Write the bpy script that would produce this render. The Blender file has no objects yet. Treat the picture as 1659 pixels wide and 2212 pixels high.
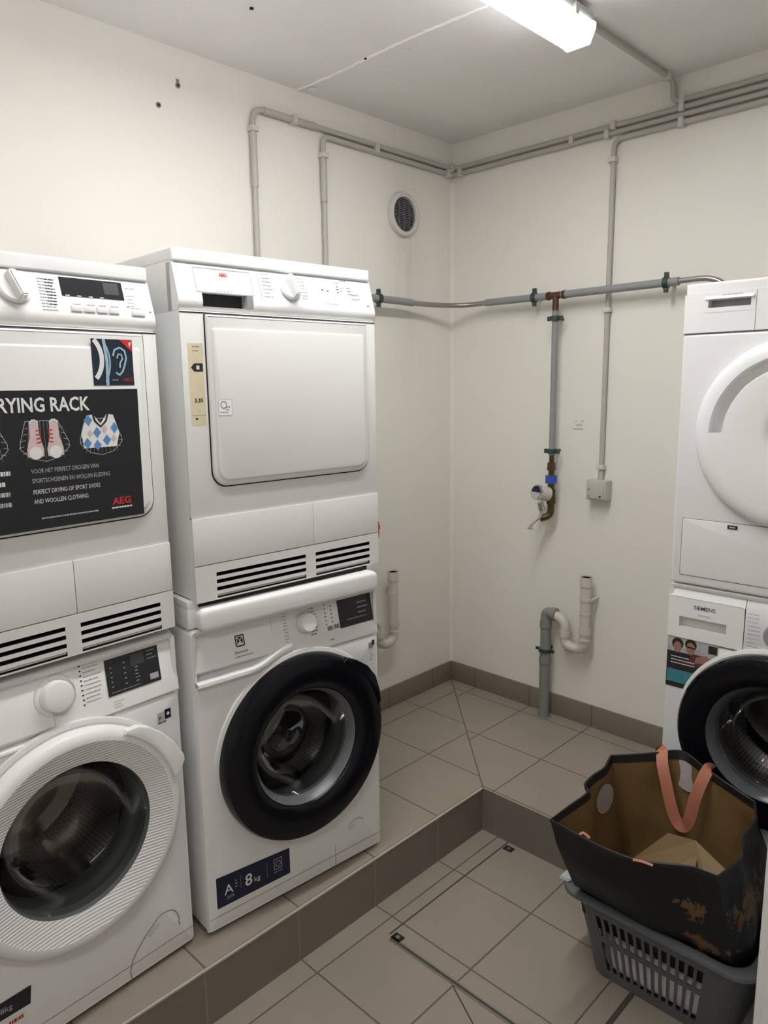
import bpy, bmesh, math, random
from mathutils import Vector, Matrix
from math import sin, cos, pi, radians, sqrt, atan2
random.seed(7)
S = bpy.context.scene
COL = S.collection
H = 2.46          # ceiling above the raised floor (z = 0)
LOW = -0.162      # sunken floor
XS, YS = 0.716, -0.702   # edges of the raised floor
RX, NY = 2.95, -4.3      # far right wall, wall behind the camera

# ------------------------------------------------------------------ camera
cam_d = bpy.data.cameras.new('camera'); cam = bpy.data.objects.new('camera', cam_d); COL.objects.link(cam)
FW = Vector((-0.6887595, 0.70460875, -0.17069523)); UP = Vector((-0.10953242, 0.13160903, 0.98523181))
RT = FW.cross(UP).normalized(); UP = RT.cross(FW).normalized()
m = Matrix((RT, UP, -FW)).transposed().to_4x4(); m.translation = Vector((2.17088, -2.67839, 1.43174))
cam.matrix_world = m
cam_d.sensor_fit = 'VERTICAL'; cam_d.sensor_height = 36; cam_d.lens = 1588.06 / 2212 * 36
cam_d.clip_start = 0.02
S.camera = cam
# ------------------------------------------------------------------ world, view
S.view_settings.view_transform = 'Standard'; S.view_settings.look = 'None'
S.view_settings.gamma = 1; S.view_settings.use_curve_mapping = False
S.view_settings.exposure = 1.27
w = bpy.data.worlds.new('world'); S.world = w; w.use_nodes = True
w.node_tree.nodes['Background'].inputs[0].default_value = (0.5, 0.5, 0.52, 1)
w.node_tree.nodes['Background'].inputs[1].default_value = 0.05
LAMP_STRENGTH = 23.0

# ------------------------------------------------------------------ materials
MATS = {}
def lin(c): return tuple((x/12.92 if x <= .04045 else ((x+.055)/1.055)**2.4) for x in c)
def rgb(r, g, b): return lin((r/255, g/255, b/255)) + (1,)
def mat(name, col, rough=.5, metal=0, var=.04, scale=6, bump=0, bscale=200, emit=0, alpha=None, coat=0, trans=0, ior=1.45, spec=.5):
    if name in MATS: return MATS[name]
    mt = bpy.data.materials.new(name); mt.use_nodes = True; nt = mt.node_tree; b = nt.nodes['Principled BSDF']
    tc = nt.nodes.new('ShaderNodeTexCoord'); n = nt.nodes.new('ShaderNodeTexNoise'); n.inputs['Scale'].default_value = scale
    n.inputs['Detail'].default_value = 4
    nt.links.new(tc.outputs['Object'], n.inputs['Vector'])
    mx = nt.nodes.new('ShaderNodeMix'); mx.data_type = 'RGBA'
    mx.inputs[6].default_value = tuple(c*(1-var) for c in col[:3]) + (1,)
    mx.inputs[7].default_value = tuple(min(1, c*(1+var)) for c in col[:3]) + (1,)
    nt.links.new(n.outputs['Fac'], mx.inputs[0]); nt.links.new(mx.outputs[2], b.inputs['Base Color'])
    b.inputs['Roughness'].default_value = rough; b.inputs['Metallic'].default_value = metal
    b.inputs['Coat Weight'].default_value = coat; b.inputs['Transmission Weight'].default_value = trans; b.inputs['IOR'].default_value = ior
    b.inputs['Specular IOR Level'].default_value = spec
    if alpha is not None: b.inputs['Alpha'].default_value = alpha
    if emit:
        nt.links.new(mx.outputs[2], b.inputs['Emission Color']); b.inputs['Emission Strength'].default_value = emit
    if bump:
        n2 = nt.nodes.new('ShaderNodeTexNoise'); n2.inputs['Scale'].default_value = bscale; n2.inputs['Detail'].default_value = 3
        nt.links.new(tc.outputs['Object'], n2.inputs['Vector'])
        bp = nt.nodes.new('ShaderNodeBump'); bp.inputs['Strength'].default_value = bump; bp.inputs['Distance'].default_value = .002
        nt.links.new(n2.outputs['Fac'], bp.inputs['Height']); nt.links.new(bp.outputs[0], b.inputs['Normal'])
    MATS[name] = mt; return mt
def nm(nt, op, a, b=None, c=None):
    n = nt.nodes.new('ShaderNodeMath'); n.operation = op
    for i, v in enumerate((a, b, c)):
        if v is None: continue
        if hasattr(v, 'is_linked') or hasattr(v, 'links'): nt.links.new(v, n.inputs[i])
        else: n.inputs[i].default_value = v
    return n.outputs[0]
def tile_mat(name, ax, o1, p1, ay, o2, p2, col, grout, width=.0022, diag=None, extra=None, rough=.42):
    """tiles with joints at o1+k*p1 along axis ax and o2+k*p2 along axis ay (world metres); extra joints as segments"""
    mt = bpy.data.materials.new(name); mt.use_nodes = True; nt = mt.node_tree; b = nt.nodes['Principled BSDF']
    tc = nt.nodes.new('ShaderNodeTexCoord'); sp = nt.nodes.new('ShaderNodeSeparateXYZ'); nt.links.new(tc.outputs['Object'], sp.inputs[0])
    def line(axis, o, p):
        if p is None: return None
        q = nm(nt, 'DIVIDE', nm(nt, 'SUBTRACT', sp.outputs[axis], o), p)
        f = nm(nt, 'SUBTRACT', nm(nt, 'FRACT', nm(nt, 'ADD', q, .5)), .5)
        return nm(nt, 'MULTIPLY', nm(nt, 'ABSOLUTE', f), p)
    ds = [d for d in (line(ax, o1, p1), line(ay, o2, p2)) if d is not None]
    if diag:   # |a*x + b*y + c|
        a_, b_, c_ = diag
        ds.append(nm(nt, 'ABSOLUTE', nm(nt, 'ADD', nm(nt, 'ADD', nm(nt, 'MULTIPLY', sp.outputs[0], a_), nm(nt, 'MULTIPLY', sp.outputs[1], b_)), c_)))
    d = ds[0]
    for e in ds[1:]: d = nm(nt, 'MINIMUM', d, e)
    mask = nt.nodes.new('ShaderNodeMapRange'); mask.inputs[1].default_value = width*.6; mask.inputs[2].default_value = width*1.5
    nt.links.new(d, mask.inputs[0])
    n = nt.nodes.new('ShaderNodeTexNoise'); n.inputs['Scale'].default_value = 5; n.inputs['Detail'].default_value = 6; nt.links.new(tc.outputs['Object'], n.inputs['Vector'])
    n2 = nt.nodes.new('ShaderNodeTexNoise'); n2.inputs['Scale'].default_value = 260; nt.links.new(tc.outputs['Object'], n2.inputs['Vector'])
    mx = nt.nodes.new('ShaderNodeMix'); mx.data_type = 'RGBA'
    mx.inputs[6].default_value = tuple(c*.86 for c in col[:3]) + (1,); mx.inputs[7].default_value = tuple(c*1.14 for c in col[:3]) + (1,)
    s = nm(nt, 'ADD', nm(nt, 'MULTIPLY', n.outputs['Fac'], .6), nm(nt, 'MULTIPLY', n2.outputs['Fac'], .4)); nt.links.new(s, mx.inputs[0])
    mg = nt.nodes.new('ShaderNodeMix'); mg.data_type = 'RGBA'; mg.inputs[6].default_value = grout
    nt.links.new(mask.outputs[0], mg.inputs[0]); nt.links.new(mx.outputs[2], mg.inputs[7]); nt.links.new(mg.outputs[2], b.inputs['Base Color'])
    b.inputs['Roughness'].default_value = rough
    bp = nt.nodes.new('ShaderNodeBump'); bp.inputs['Strength'].default_value = .6; bp.inputs['Distance'].default_value = .002
    nt.links.new(mask.outputs[0], bp.inputs['Height']); nt.links.new(bp.outputs[0], b.inputs['Normal'])
    return mt
def wall_mat(name, col, stain=None):
    mt = bpy.data.materials.new(name); mt.use_nodes = True; nt = mt.node_tree; b = nt.nodes['Principled BSDF']
    tc = nt.nodes.new('ShaderNodeTexCoord'); n = nt.nodes.new('ShaderNodeTexNoise'); n.inputs['Scale'].default_value = 1.6; n.inputs['Detail'].default_value = 5
    nt.links.new(tc.outputs['Object'], n.inputs['Vector'])
    mx = nt.nodes.new('ShaderNodeMix'); mx.data_type = 'RGBA'
    mx.inputs[6].default_value = tuple(c*.95 for c in col[:3]) + (1,); mx.inputs[7].default_value = tuple(c*1.03 for c in col[:3]) + (1,)
    nt.links.new(n.outputs['Fac'], mx.inputs[0]); out = mx.outputs[2]
    if stain:   # dirt streak under the ventilation grille
        y0, z0, sy, dz = stain
        sp = nt.nodes.new('ShaderNodeSeparateXYZ'); nt.links.new(tc.outputs['Object'], sp.inputs[0])
        mp = nt.nodes.new('ShaderNodeMapping'); mp.inputs['Scale'].default_value = (1, 45, 3); nt.links.new(tc.outputs['Object'], mp.inputs[0])
        ns = nt.nodes.new('ShaderNodeTexNoise'); ns.inputs['Scale'].default_value = 1; nt.links.new(mp.outputs[0], ns.inputs['Vector'])
        dy = nm(nt, 'DIVIDE', nm(nt, 'ABSOLUTE', nm(nt, 'SUBTRACT', sp.outputs[1], y0)), sy)
        dzz = nm(nt, 'DIVIDE', nm(nt, 'SUBTRACT', z0, sp.outputs[2]), dz)
        f = nm(nt, 'MULTIPLY', nm(nt, 'MAXIMUM', nm(nt, 'SUBTRACT', 1, dy), 0), nm(nt, 'MAXIMUM', nm(nt, 'SUBTRACT', 1, nm(nt, 'ABSOLUTE', dzz)), 0))
        f = nm(nt, 'MULTIPLY', nm(nt, 'MULTIPLY', f, ns.outputs['Fac']), .5)
        m2 = nt.nodes.new('ShaderNodeMix'); m2.data_type = 'RGBA'; nt.links.new(f, m2.inputs[0]); nt.links.new(out, m2.inputs[6])
        m2.inputs[7].default_value = (.30, .26, .19, 1); out = m2.outputs[2]
    nt.links.new(out, b.inputs['Base Color']); b.inputs['Roughness'].default_value = .62; b.inputs['Specular IOR Level'].default_value = .3
    n2 = nt.nodes.new('ShaderNodeTexNoise'); n2.inputs['Scale'].default_value = 55; n2.inputs['Detail'].default_value = 6; nt.links.new(tc.outputs['Object'], n2.inputs['Vector'])
    bp = nt.nodes.new('ShaderNodeBump'); bp.inputs['Strength'].default_value = .18; bp.inputs['Distance'].default_value = .004
    nt.links.new(n2.outputs['Fac'], bp.inputs['Height']); nt.links.new(bp.outputs[0], b.inputs['Normal'])
    return mt

TILE = (.315, .272, .222); GROUT = (.13, .105, .08, 1)
M_wall = wall_mat('wall_paint', (.82, .798, .730))
M_wallL = wall_mat('wall_paint_vented', (.82, .798, .730), stain=(-.30, 2.0, .16, .62))
M_ceil = wall_mat('ceiling_paint', (.84, .825, .80))
M_plaster = mat('ridge_plaster', (.90, .88, .86, 1), .8, bump=.4, bscale=60)
M_enamel = mat('white_enamel', (.83, .83, .825, 1), .28, var=.01, coat=.2)
M_enamelG = mat('grey_white_enamel', (.80, .805, .785, 1), .33, var=.012, coat=.15)
M_plastic = mat('white_plastic', (.88, .88, .875, 1), .35, var=.01)
M_plasticO = mat('aged_white_plastic', (.76, .755, .73, 1), .38, var=.02)
M_ivory = mat('ivory_plastic', (.50, .485, .44, 1), .45, var=.05)
M_black = mat('black_gloss', (.004, .004, .007, 1), .2, var=.1, spec=.35)
M_blackp = mat('black_display', (.02, .02, .024, 1), .2, var=.1)
M_dark = mat('dark_gap', (.015, .013, .012, 1), .7)  # near-black, also painted in for shade in gaps and recesses
M_slot = mat('dark_slot', (.02, .015, .012, 1), .8)
M_grey = mat('grey_print', (.28, .28, .29, 1), .6)
M_lgrey = mat('light_grey_print', (.46, .46, .47, 1), .6)
M_ink = mat('black_print', (.02, .02, .022, 1), .6)
M_seam = mat('panel_seam', (.15, .15, .14, 1), .7)
M_white = mat('white_print', (.75, .75, .74, 1), .6)
M_red = mat('red_print', (.55, .035, .03, 1), .5)
M_blue = mat('blue_print', (.10, .25, .52, 1), .5)
M_lblue = mat('pale_blue_print', (.32, .47, .58, 1), .5)
M_navy = mat('navy_sticker', (.006, .007, .035, 1), .35)
M_poster = mat('black_poster', (.016, .016, .02, 1), .38)
M_pink = mat('pale_pink_print', (.62, .50, .49, 1), .6)
M_beige = mat('yellowed_label', (.70, .62, .43, 1), .6, var=.1, scale=40)
M_steel = mat('brushed_steel', (.55, .54, .53, 1), .25, 1, var=.06)
M_chrome = mat('chrome', (.62, .62, .62, 1), .12, 1)
M_steelb = mat('drum_back_steel', (.45, .43, .41, 1), .2, 1, var=.08)
M_gasket = mat('grey_rubber_gasket', (.10, .105, .10, 1), .5)
M_conduit = mat('grey_white_conduit', (.47, .455, .415, 1), .45, bump=.1)
M_clip = mat('conduit_clip', (.62, .60, .56, 1), .45)
M_pipe = mat('grey_lagged_pipe', (.27, .28, .285, 1), .45, var=.08)
M_pipe2 = mat('bare_steel_pipe', (.34, .33, .32, 1), .35, .7, var=.08)
M_clamp = mat('zinc_clamp', (.06, .085, .08, 1), .4, .5)
M_copper = mat('tarnished_copper', (.12, .07, .04, 1), .45, .7, var=.35, scale=60)
M_brass = mat('dull_brass', (.11, .08, .035, 1), .4, .8, var=.3, scale=60)
M_bluep = mat('blue_plastic', (.03, .09, .42, 1), .4)
M_redp = mat('red_plastic', (.60, .06, .03, 1), .4)
M_pvc = mat('grey_pvc', (.24, .24, .235, 1), .45, var=.06)
M_trap = mat('painted_trap_pipe', (.60, .57, .51, 1), .42, bump=.1)
M_basket = mat('grey_basket_plastic', (.105, .11, .115, 1), .45)
M_hem = mat('black_hem', (.012, .012, .013, 1), .5)
M_kraft = mat('kraft_lining', (.19, .115, .045, 1), .55, var=.25, scale=9, bump=.5, bscale=30)
M_kraft2 = mat('kraft_board', (.25, .165, .075, 1), .6, var=.2, scale=12, bump=.4, bscale=30)
M_strap = mat('salmon_ribbon', (.50, .19, .12, 1), .6, bump=.3, bscale=400)
M_cloth = mat('white_laundry', (.85, .81, .79, 1), .8, var=.12, scale=25, bump=.8, bscale=60)
M_lamp_body = mat('lamp_housing', (.55, .55, .53, 1), .45)
M_fill = mat('fill_lamp_diffuser', (.985, .975, .965, 1), .3, var=0, emit=LAMP_STRENGTH*.5)  # weaker glow for the added fill lamp
M_lamp = mat('lamp_diffuser', (.985, .975, .965, 1), .3, var=0, emit=LAMP_STRENGTH)
M_lampside = mat('lamp_diffuser_flank', (.97, .95, 1, 1), .3, var=0, emit=4.0)
def thin_glass(name, tint, rough=.04):
    mt = bpy.data.materials.new(name); mt.use_nodes = True; nt = mt.node_tree; nt.nodes.remove(nt.nodes['Principled BSDF'])
    tr = nt.nodes.new('ShaderNodeBsdfTransparent'); tr.inputs[0].default_value = tint; gl = nt.nodes.new('ShaderNodeBsdfGlossy'); gl.inputs['Roughness'].default_value = rough
    tc = nt.nodes.new('ShaderNodeTexCoord'); n = nt.nodes.new('ShaderNodeTexNoise'); n.inputs['Scale'].default_value = 8; nt.links.new(tc.outputs['Object'], n.inputs['Vector'])
    nt.links.new(nm(nt, 'MULTIPLY', n.outputs['Fac'], rough*2), gl.inputs['Roughness'])
    fr = nt.nodes.new('ShaderNodeFresnel'); fr.inputs[0].default_value = 1.5; mx = nt.nodes.new('ShaderNodeMixShader')
    nt.links.new(nm(nt, 'MINIMUM', nm(nt, 'MULTIPLY', fr.outputs[0], .6), .28), mx.inputs[0]); nt.links.new(tr.outputs[0], mx.inputs[1]); nt.links.new(gl.outputs[0], mx.inputs[2]); nt.links.new(mx.outputs[0], nt.nodes['Material Output'].inputs[0])
    return mt
M_glass = mat('clear_glass', (.55, .57, .57, 1), .03, trans=1, ior=1.3, var=0)
M_glassd = thin_glass('smoked_glass', (.72, .73, .73, 1))
M_knobg = mat('grey_knob', (.30, .30, .30, 1), .4)
M_teal = mat('teal_print', (.05, .22, .27, 1), .5, var=.5, scale=60)
M_skin = mat('brown_red_print', (.34, .17, .13, 1), .5, var=.3, scale=80)
M_grout = mat('dark_groove', (.07, .06, .05, 1), .7)
M_frame = mat('hatch_steel', (.30, .28, .25, 1), .35, .7)
def drum_mat():
    mt = bpy.data.materials.new('perforated_drum_steel'); mt.use_nodes = True; nt = mt.node_tree; b = nt.nodes['Principled BSDF']
    tc = nt.nodes.new('ShaderNodeTexCoord'); sp = nt.nodes.new('ShaderNodeSeparateXYZ'); nt.links.new(tc.outputs['Object'], sp.inputs[0])
    a = nm(nt, 'MULTIPLY', nm(nt, 'ARCTAN2', sp.outputs[2], sp.outputs[0]), 22.0); y = nm(nt, 'MULTIPLY', sp.outputs[1], 95)
    fa = nm(nt, 'SUBTRACT', nm(nt, 'FRACT', a), .5); fy = nm(nt, 'SUBTRACT', nm(nt, 'FRACT', nm(nt, 'ADD', y, nm(nt, 'MULTIPLY', nm(nt, 'FLOOR', a), .5))), .5)
    d = nm(nt, 'SQRT', nm(nt, 'ADD', nm(nt, 'MULTIPLY', fa, fa), nm(nt, 'MULTIPLY', fy, fy)))
    g = nm(nt, 'GREATER_THAN', d, .27)
    mx = nt.nodes.new('ShaderNodeMix'); mx.data_type = 'RGBA'; mx.inputs[6].default_value = (.01, .01, .01, 1); mx.inputs[7].default_value = (.42, .40, .39, 1)
    nt.links.new(g, mx.inputs[0]); nt.links.new(mx.outputs[2], b.inputs['Base Color']); b.inputs['Metallic'].default_value = 1; b.inputs['Roughness'].default_value = .22
    return mt
M_drum = drum_mat()
def ridge_mat():
    mt = bpy.data.materials.new('ridged_white_plastic'); mt.use_nodes = True; nt = mt.node_tree; b = nt.nodes['Principled BSDF']
    tc = nt.nodes.new('ShaderNodeTexCoord'); sp = nt.nodes.new('ShaderNodeSeparateXYZ'); nt.links.new(tc.outputs['Object'], sp.inputs[0])
    s = nm(nt, 'SINE', nm(nt, 'MULTIPLY', sp.outputs[2], 900))
    bp = nt.nodes.new('ShaderNodeBump'); bp.inputs['Strength'].default_value = .5; bp.inputs['Distance'].default_value = .0012
    nt.links.new(s, bp.inputs['Height']); nt.links.new(bp.outputs[0], b.inputs['Normal'])
    b.inputs['Base Color'].default_value = (.78, .78, .78, 1); b.inputs['Roughness'].default_value = .4
    return mt
M_ridge = ridge_mat()
G1, G2, G3 = (.205, .22), (.095, .205), (.13, .125)
def bag_mat():
    mt = bpy.data.materials.new('black_laminated_paper'); mt.use_nodes = True; nt = mt.node_tree; b = nt.nodes['Principled BSDF']
    tc = nt.nodes.new('ShaderNodeTexCoord')
    n = nt.nodes.new('ShaderNodeTexNoise'); n.inputs['Scale'].default_value = 38; n.inputs['Detail'].default_value = 9; n.inputs['Roughness'].default_value = .7
    nt.links.new(tc.outputs['Object'], n.inputs['Vector'])
    sp = nt.nodes.new('ShaderNodeSeparateXYZ'); nt.links.new(tc.outputs['Object'], sp.inputs[0])
    # worn golden print, lower right of the front (object coordinates)
    def blob(cx, cz, sx, sz):
        ex = nm(nt, 'DIVIDE', nm(nt, 'SUBTRACT', sp.outputs[0], cx), sx); ez = nm(nt, 'DIVIDE', nm(nt, 'SUBTRACT', sp.outputs[2], cz), sz)
        return nm(nt, 'MAXIMUM', nm(nt, 'SUBTRACT', 1, nm(nt, 'SQRT', nm(nt, 'ADD', nm(nt, 'MULTIPLY', ex, ex), nm(nt, 'MULTIPLY', ez, ez)))), 0)
    bl = nm(nt, 'MAXIMUM', nm(nt, 'MAXIMUM', blob(G1[0], G1[1], .035, .07), blob(G2[0], G2[1], .05, .05)), blob(G3[0], G3[1], .09, .035))
    f = nm(nt, 'MULTIPLY', nm(nt, 'MULTIPLY', nm(nt, 'GREATER_THAN', nm(nt, 'ADD', nm(nt, 'MULTIPLY', bl, .30), n.outputs['Fac']), .66), nm(nt, 'GREATER_THAN', bl, .01)), .75)
    mx = nt.nodes.new('ShaderNodeMix'); mx.data_type = 'RGBA'; mx.inputs[6].default_value = (.007, .007, .009, 1); mx.inputs[7].default_value = (.16, .085, .035, 1)
    nt.links.new(f, mx.inputs[0]); nt.links.new(mx.outputs[2], b.inputs['Base Color']); b.inputs['Roughness'].default_value = .45; b.inputs['Specular IOR Level'].default_value = .3
    n2 = nt.nodes.new('ShaderNodeTexNoise'); n2.inputs['Scale'].default_value = 16; n2.inputs['Detail'].default_value = 5; nt.links.new(tc.outputs['Object'], n2.inputs['Vector'])
    bp = nt.nodes.new('ShaderNodeBump'); bp.inputs['Strength'].default_value = .5; bp.inputs['Distance'].default_value = .01
    nt.links.new(n2.outputs['Fac'], bp.inputs['Height']); nt.links.new(bp.outputs[0], b.inputs['Normal'])
    return mt
M_bag = bag_mat()

# ------------------------------------------------------------------ mesh builder
class MB:
    def __init__(s): s.v = []; s.f = []; s.mi = []; s.sm = []; s.mats = []
    def _m(s, m):
        if m not in s.mats: s.mats.append(m)
        return s.mats.index(m)
    def add(s, verts, faces, m, smooth=False):
        o = len(s.v); s.v += [tuple(v) for v in verts]; k = s._m(m)
        for f in faces: s.f.append(tuple(o+i for i in f)); s.mi.append(k); s.sm.append(smooth)
        return s
    def addbm(s, bm, m, smooth=False):
        bm.verts.index_update(); s.add([v.co[:] for v in bm.verts], [[v.index for v in f.verts] for f in bm.faces], m, smooth); bm.free(); return s
    def box(s, x0, x1, y0, y1, z0, z1, m, bev=0, seg=2):
        bm = bmesh.new(); bmesh.ops.create_cube(bm, size=1)
        for v in bm.verts: v.co = ((x0+x1)/2+v.co.x*(x1-x0), (y0+y1)/2+v.co.y*(y1-y0), (z0+z1)/2+v.co.z*(z1-z0))
        if bev: bmesh.ops.bevel(bm, geom=list(bm.edges), offset=bev, segments=seg, profile=.6, affect='EDGES')
        return s.addbm(bm, m, bool(bev))
    def prism(s, pts, y0, y1, m, bev=0, seg=3, smooth=False):
        """outline pts (x,z), extruded from y1 (back) to y0 (front); front edges rounded"""
        bm = bmesh.new(); vs = [bm.verts.new((x, y0, z)) for x, z in pts]; f = bm.faces.new(vs)
        r = bmesh.ops.extrude_face_region(bm, geom=[f])
        for e in r['geom']:
            if isinstance(e, bmesh.types.BMVert): e.co.y = y1
        if bev:
            ed = [e for e in bm.edges if all(abs(v.co.y-y0) < 1e-7 for v in e.verts)]
            bmesh.ops.bevel(bm, geom=ed, offset=bev, segments=seg, profile=.5, affect='EDGES')
        bmesh.ops.recalc_face_normals(bm, faces=bm.faces)
        return s.addbm(bm, m, smooth or bool(bev))
    def lathe(s, prof, cx, cz, m, n=72, a0=0, a1=2*pi, smooth=True):
        """profile of (r, y) turned about the local y axis through (cx, cz)"""
        full = abs(a1-a0-2*pi) < 1e-6; cnt = n if full else n+1; vs = []; fs = []
        for i in range(cnt):
            a = a0+(a1-a0)*i/n
            for r, y in prof: vs.append((cx+r*cos(a), y, cz+r*sin(a)))
        P = len(prof)
        for i in range(n):
            j = (i+1) % cnt
            for k in range(P-1): fs.append((i*P+k, j*P+k, j*P+k+1, i*P+k+1))
        bm = bmesh.new(); bv = [bm.verts.new(v) for v in vs]
        for f in fs:
            try: bm.faces.new([bv[i] for i in f])
            except ValueError: pass
        bmesh.ops.remove_doubles(bm, verts=bm.verts, dist=1e-6); bmesh.ops.recalc_face_normals(bm, faces=bm.faces)
        return s.addbm(bm, m, smooth)
    def tube(s, pts, r, m, n=14, closed=False, cap=True):
        pts = [Vector(p) for p in pts]; L = len(pts); rs = r if isinstance(r, (list, tuple)) else [r]*L
        vs = []; prev = None
        for i in range(L):
            a = pts[(i-1) % L] if (closed or i) else pts[i]; b = pts[(i+1) % L] if (closed or i < L-1) else pts[i]
            t = (b-a).normalized()
            if prev is None: u = t.orthogonal().normalized()
            else: u = (prev-t*prev.dot(t)); u = u.normalized() if u.length > 1e-6 else t.orthogonal().normalized()
            prev = u; v = t.cross(u)
            for k in range(n):
                q = 2*pi*k/n; vs.append(pts[i]+(u*cos(q)+v*sin(q))*rs[i])
        fs = []
        for i in range(L if closed else L-1):
            j = (i+1) % L
            for k in range(n): fs.append((i*n+k, i*n+(k+1) % n, j*n+(k+1) % n, j*n+k))
        if cap and not closed: fs.append(tuple(range(n))[::-1]); fs.append(tuple((L-1)*n+k for k in range(n)))
        return s.add(vs, fs, m, True)
    def poly(s, pts, surf, m): return s.add([surf(x, z) for x, z in pts], [tuple(range(len(pts)))], m)
    def rect(s, x0, x1, z0, z1, surf, m): return s.poly([(x0, z0), (x1, z0), (x1, z1), (x0, z1)], surf, m)
    def stroke(s, pts, wd, surf, m, closed=False):
        L = len(pts); P = []
        for i in range(L):
            a = pts[i-1] if (i or closed) else pts[i]; b = pts[(i+1) % L] if (closed or i < L-1) else pts[i]
            dx, dz = b[0]-a[0], b[1]-a[1]; l = sqrt(dx*dx+dz*dz) or 1; nx, nz = -dz/l*wd/2, dx/l*wd/2
            P.append(((pts[i][0]+nx, pts[i][1]+nz), (pts[i][0]-nx, pts[i][1]-nz)))
        for i in range(L if closed else L-1):
            j = (i+1) % L; s.poly([P[i][0], P[j][0], P[j][1], P[i][1]], surf, m)
        return s
    def text(s, body, x, z, size, surf, m, align='LEFT', rot=0, sx=1.0, bold=0):
        c = bpy.data.curves.new('t', 'FONT'); c.body = body; c.size = size; c.align_x = align; c.resolution_u = 2; c.offset = bold
        o = bpy.data.objects.new('t', c); COL.objects.link(o); dg = bpy.context.evaluated_depsgraph_get()
        me = bpy.data.meshes.new_from_object(o.evaluated_get(dg))
        cr, sr = cos(rot), sin(rot); vs = []
        for v in me.vertices:
            a, b = v.co.x*sx, v.co.y; vs.append(surf(x+a*cr-b*sr, z+a*sr+b*cr))
        s.add(vs, [tuple(p.vertices) for p in me.polygons], m)
        bpy.data.objects.remove(o); bpy.data.curves.remove(c); bpy.data.meshes.remove(me); return s
    def marks(s, x, z, n, ln, dz, surf, m, h=.0022, jit=.35, align=0):
        for i in range(n):
            l = ln*(1-jit*random.random()); x0 = x-(l if align else 0); q = x0
            while q < x0+l-.002:
                ww = min(.002+.006*random.random(), x0+l-q); s.rect(q, q+ww, z-i*dz, z-i*dz+h, surf, m); q += ww+.0013
        return s
    def build(s, name, parent=None, loc=None, weld=False):
        me = bpy.data.meshes.new(name); me.from_pydata(s.v, [], s.f)
        for mt in s.mats: me.materials.append(mt)
        me.polygons.foreach_set('material_index', s.mi); me.polygons.foreach_set('use_smooth', s.sm); me.update()
        if any(s.sm):
            try: me.set_sharp_from_angle(angle=radians(38))
            except Exception: pass
        o = bpy.data.objects.new(name, me); COL.objects.link(o)
        if parent: o.parent = parent
        if loc: o.location = loc
        return o
def tag(o, label=None, cat=None, group=None, kind=None):
    if label: o['label'] = label
    if cat: o['category'] = cat
    if group: o['group'] = group
    if kind: o['kind'] = kind
    return o
def thing(name, label, cat, loc=(0, 0, 0), rz=0, group=None):
    o = bpy.data.objects.new(name, None); COL.objects.link(o); o.location = loc; o.rotation_euler.z = rz; o.empty_display_size = .05
    return tag(o, label, cat, group)
def struct(mb, name):
    o = mb.build(name); o['kind'] = 'structure'; return o
def rrect(x0, x1, z0, z1, r, n=6, corners=(1, 1, 1, 1)):
    """rounded rectangle outline; corners = bottom-left, bottom-right, top-right, top-left"""
    out = []
    for (cx, cz, a, c) in ((x0, z0, pi, corners[0]), (x1, z0, 1.5*pi, corners[1]), (x1, z1, 0, corners[2]), (x0, z1, .5*pi, corners[3])):
        rr = r*c
        if rr <= 0: out.append((cx, cz)); continue
        ox = cx+rr if cx == x0 else cx-rr; oz = cz+rr if cz == z0 else cz-rr
        for i in range(n+1):
            t = a+.5*pi*i/n; out.append((ox+rr*cos(t), oz+rr*sin(t)))
    return out
def plane_y(y): return lambda x, z: (x, y, z)
def arc(cx, cz, r, a0, a1, n=20): return [(cx+r*cos(radians(a0+(a1-a0)*i/n)), cz+r*sin(radians(a0+(a1-a0)*i/n))) for i in range(n+1)]

# ------------------------------------------------------------------ room
U_A = tile_mat('platform_tiles_back', 0, .457, .3, 1, -.08, .305, TILE, GROUT, diag=(.70, .716, 0))
U_B = tile_mat('platform_tiles_left', 0, .41, .3, 1, -.645, .30, TILE, GROUT, diag=(.70, .716, 0))
L_T = tile_mat('sunken_floor_tiles', 0, .7829, .2993, 1, -.9479, .2993, TILE, GROUT)
R_L = tile_mat('riser_tiles_left', 1, -.951, .30, 2, 5, 20, tuple(c*.62 for c in TILE), (.30, .27, .23, 1), width=.0016, rough=.5)  # floor tile colour darkened to put shade on the upright step face
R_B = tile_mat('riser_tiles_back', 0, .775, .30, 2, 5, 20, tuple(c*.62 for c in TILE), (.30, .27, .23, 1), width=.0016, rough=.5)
B_L = tile_mat('skirting_tiles_left', 1, -.15, .3, 2, 5, 20, tuple(c*.70 for c in TILE), GROUT, rough=.5)  # same tile, shade of the upright skirting put into its colour
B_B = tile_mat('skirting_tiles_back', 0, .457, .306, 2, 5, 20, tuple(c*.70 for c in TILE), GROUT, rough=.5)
g = MB()
g.add([(0, 0, 0), (XS, YS, 0), (RX, YS, 0), (RX, 0, 0)], [(0, 1, 2, 3)], U_A)
g.add([(0, 0, 0), (0, NY, 0), (XS, NY, 0), (XS, YS, 0)], [(0, 1, 2, 3)], U_B)
struct(g, 'floor_platform')
g = MB(); g.add([(XS, YS, LOW), (XS, NY, LOW), (RX, NY, LOW), (RX, YS, LOW)], [(0, 1, 2, 3)], L_T); struct(g, 'floor')
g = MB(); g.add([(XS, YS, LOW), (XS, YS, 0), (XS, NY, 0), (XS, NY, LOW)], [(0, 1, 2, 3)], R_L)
g.box(XS-.005, XS+.0015, NY, YS-.0015, -.004, .0008, mat('edge_grout', (.50, .45, .38, 1), .6)); struct(g, 'trim_1')
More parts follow.
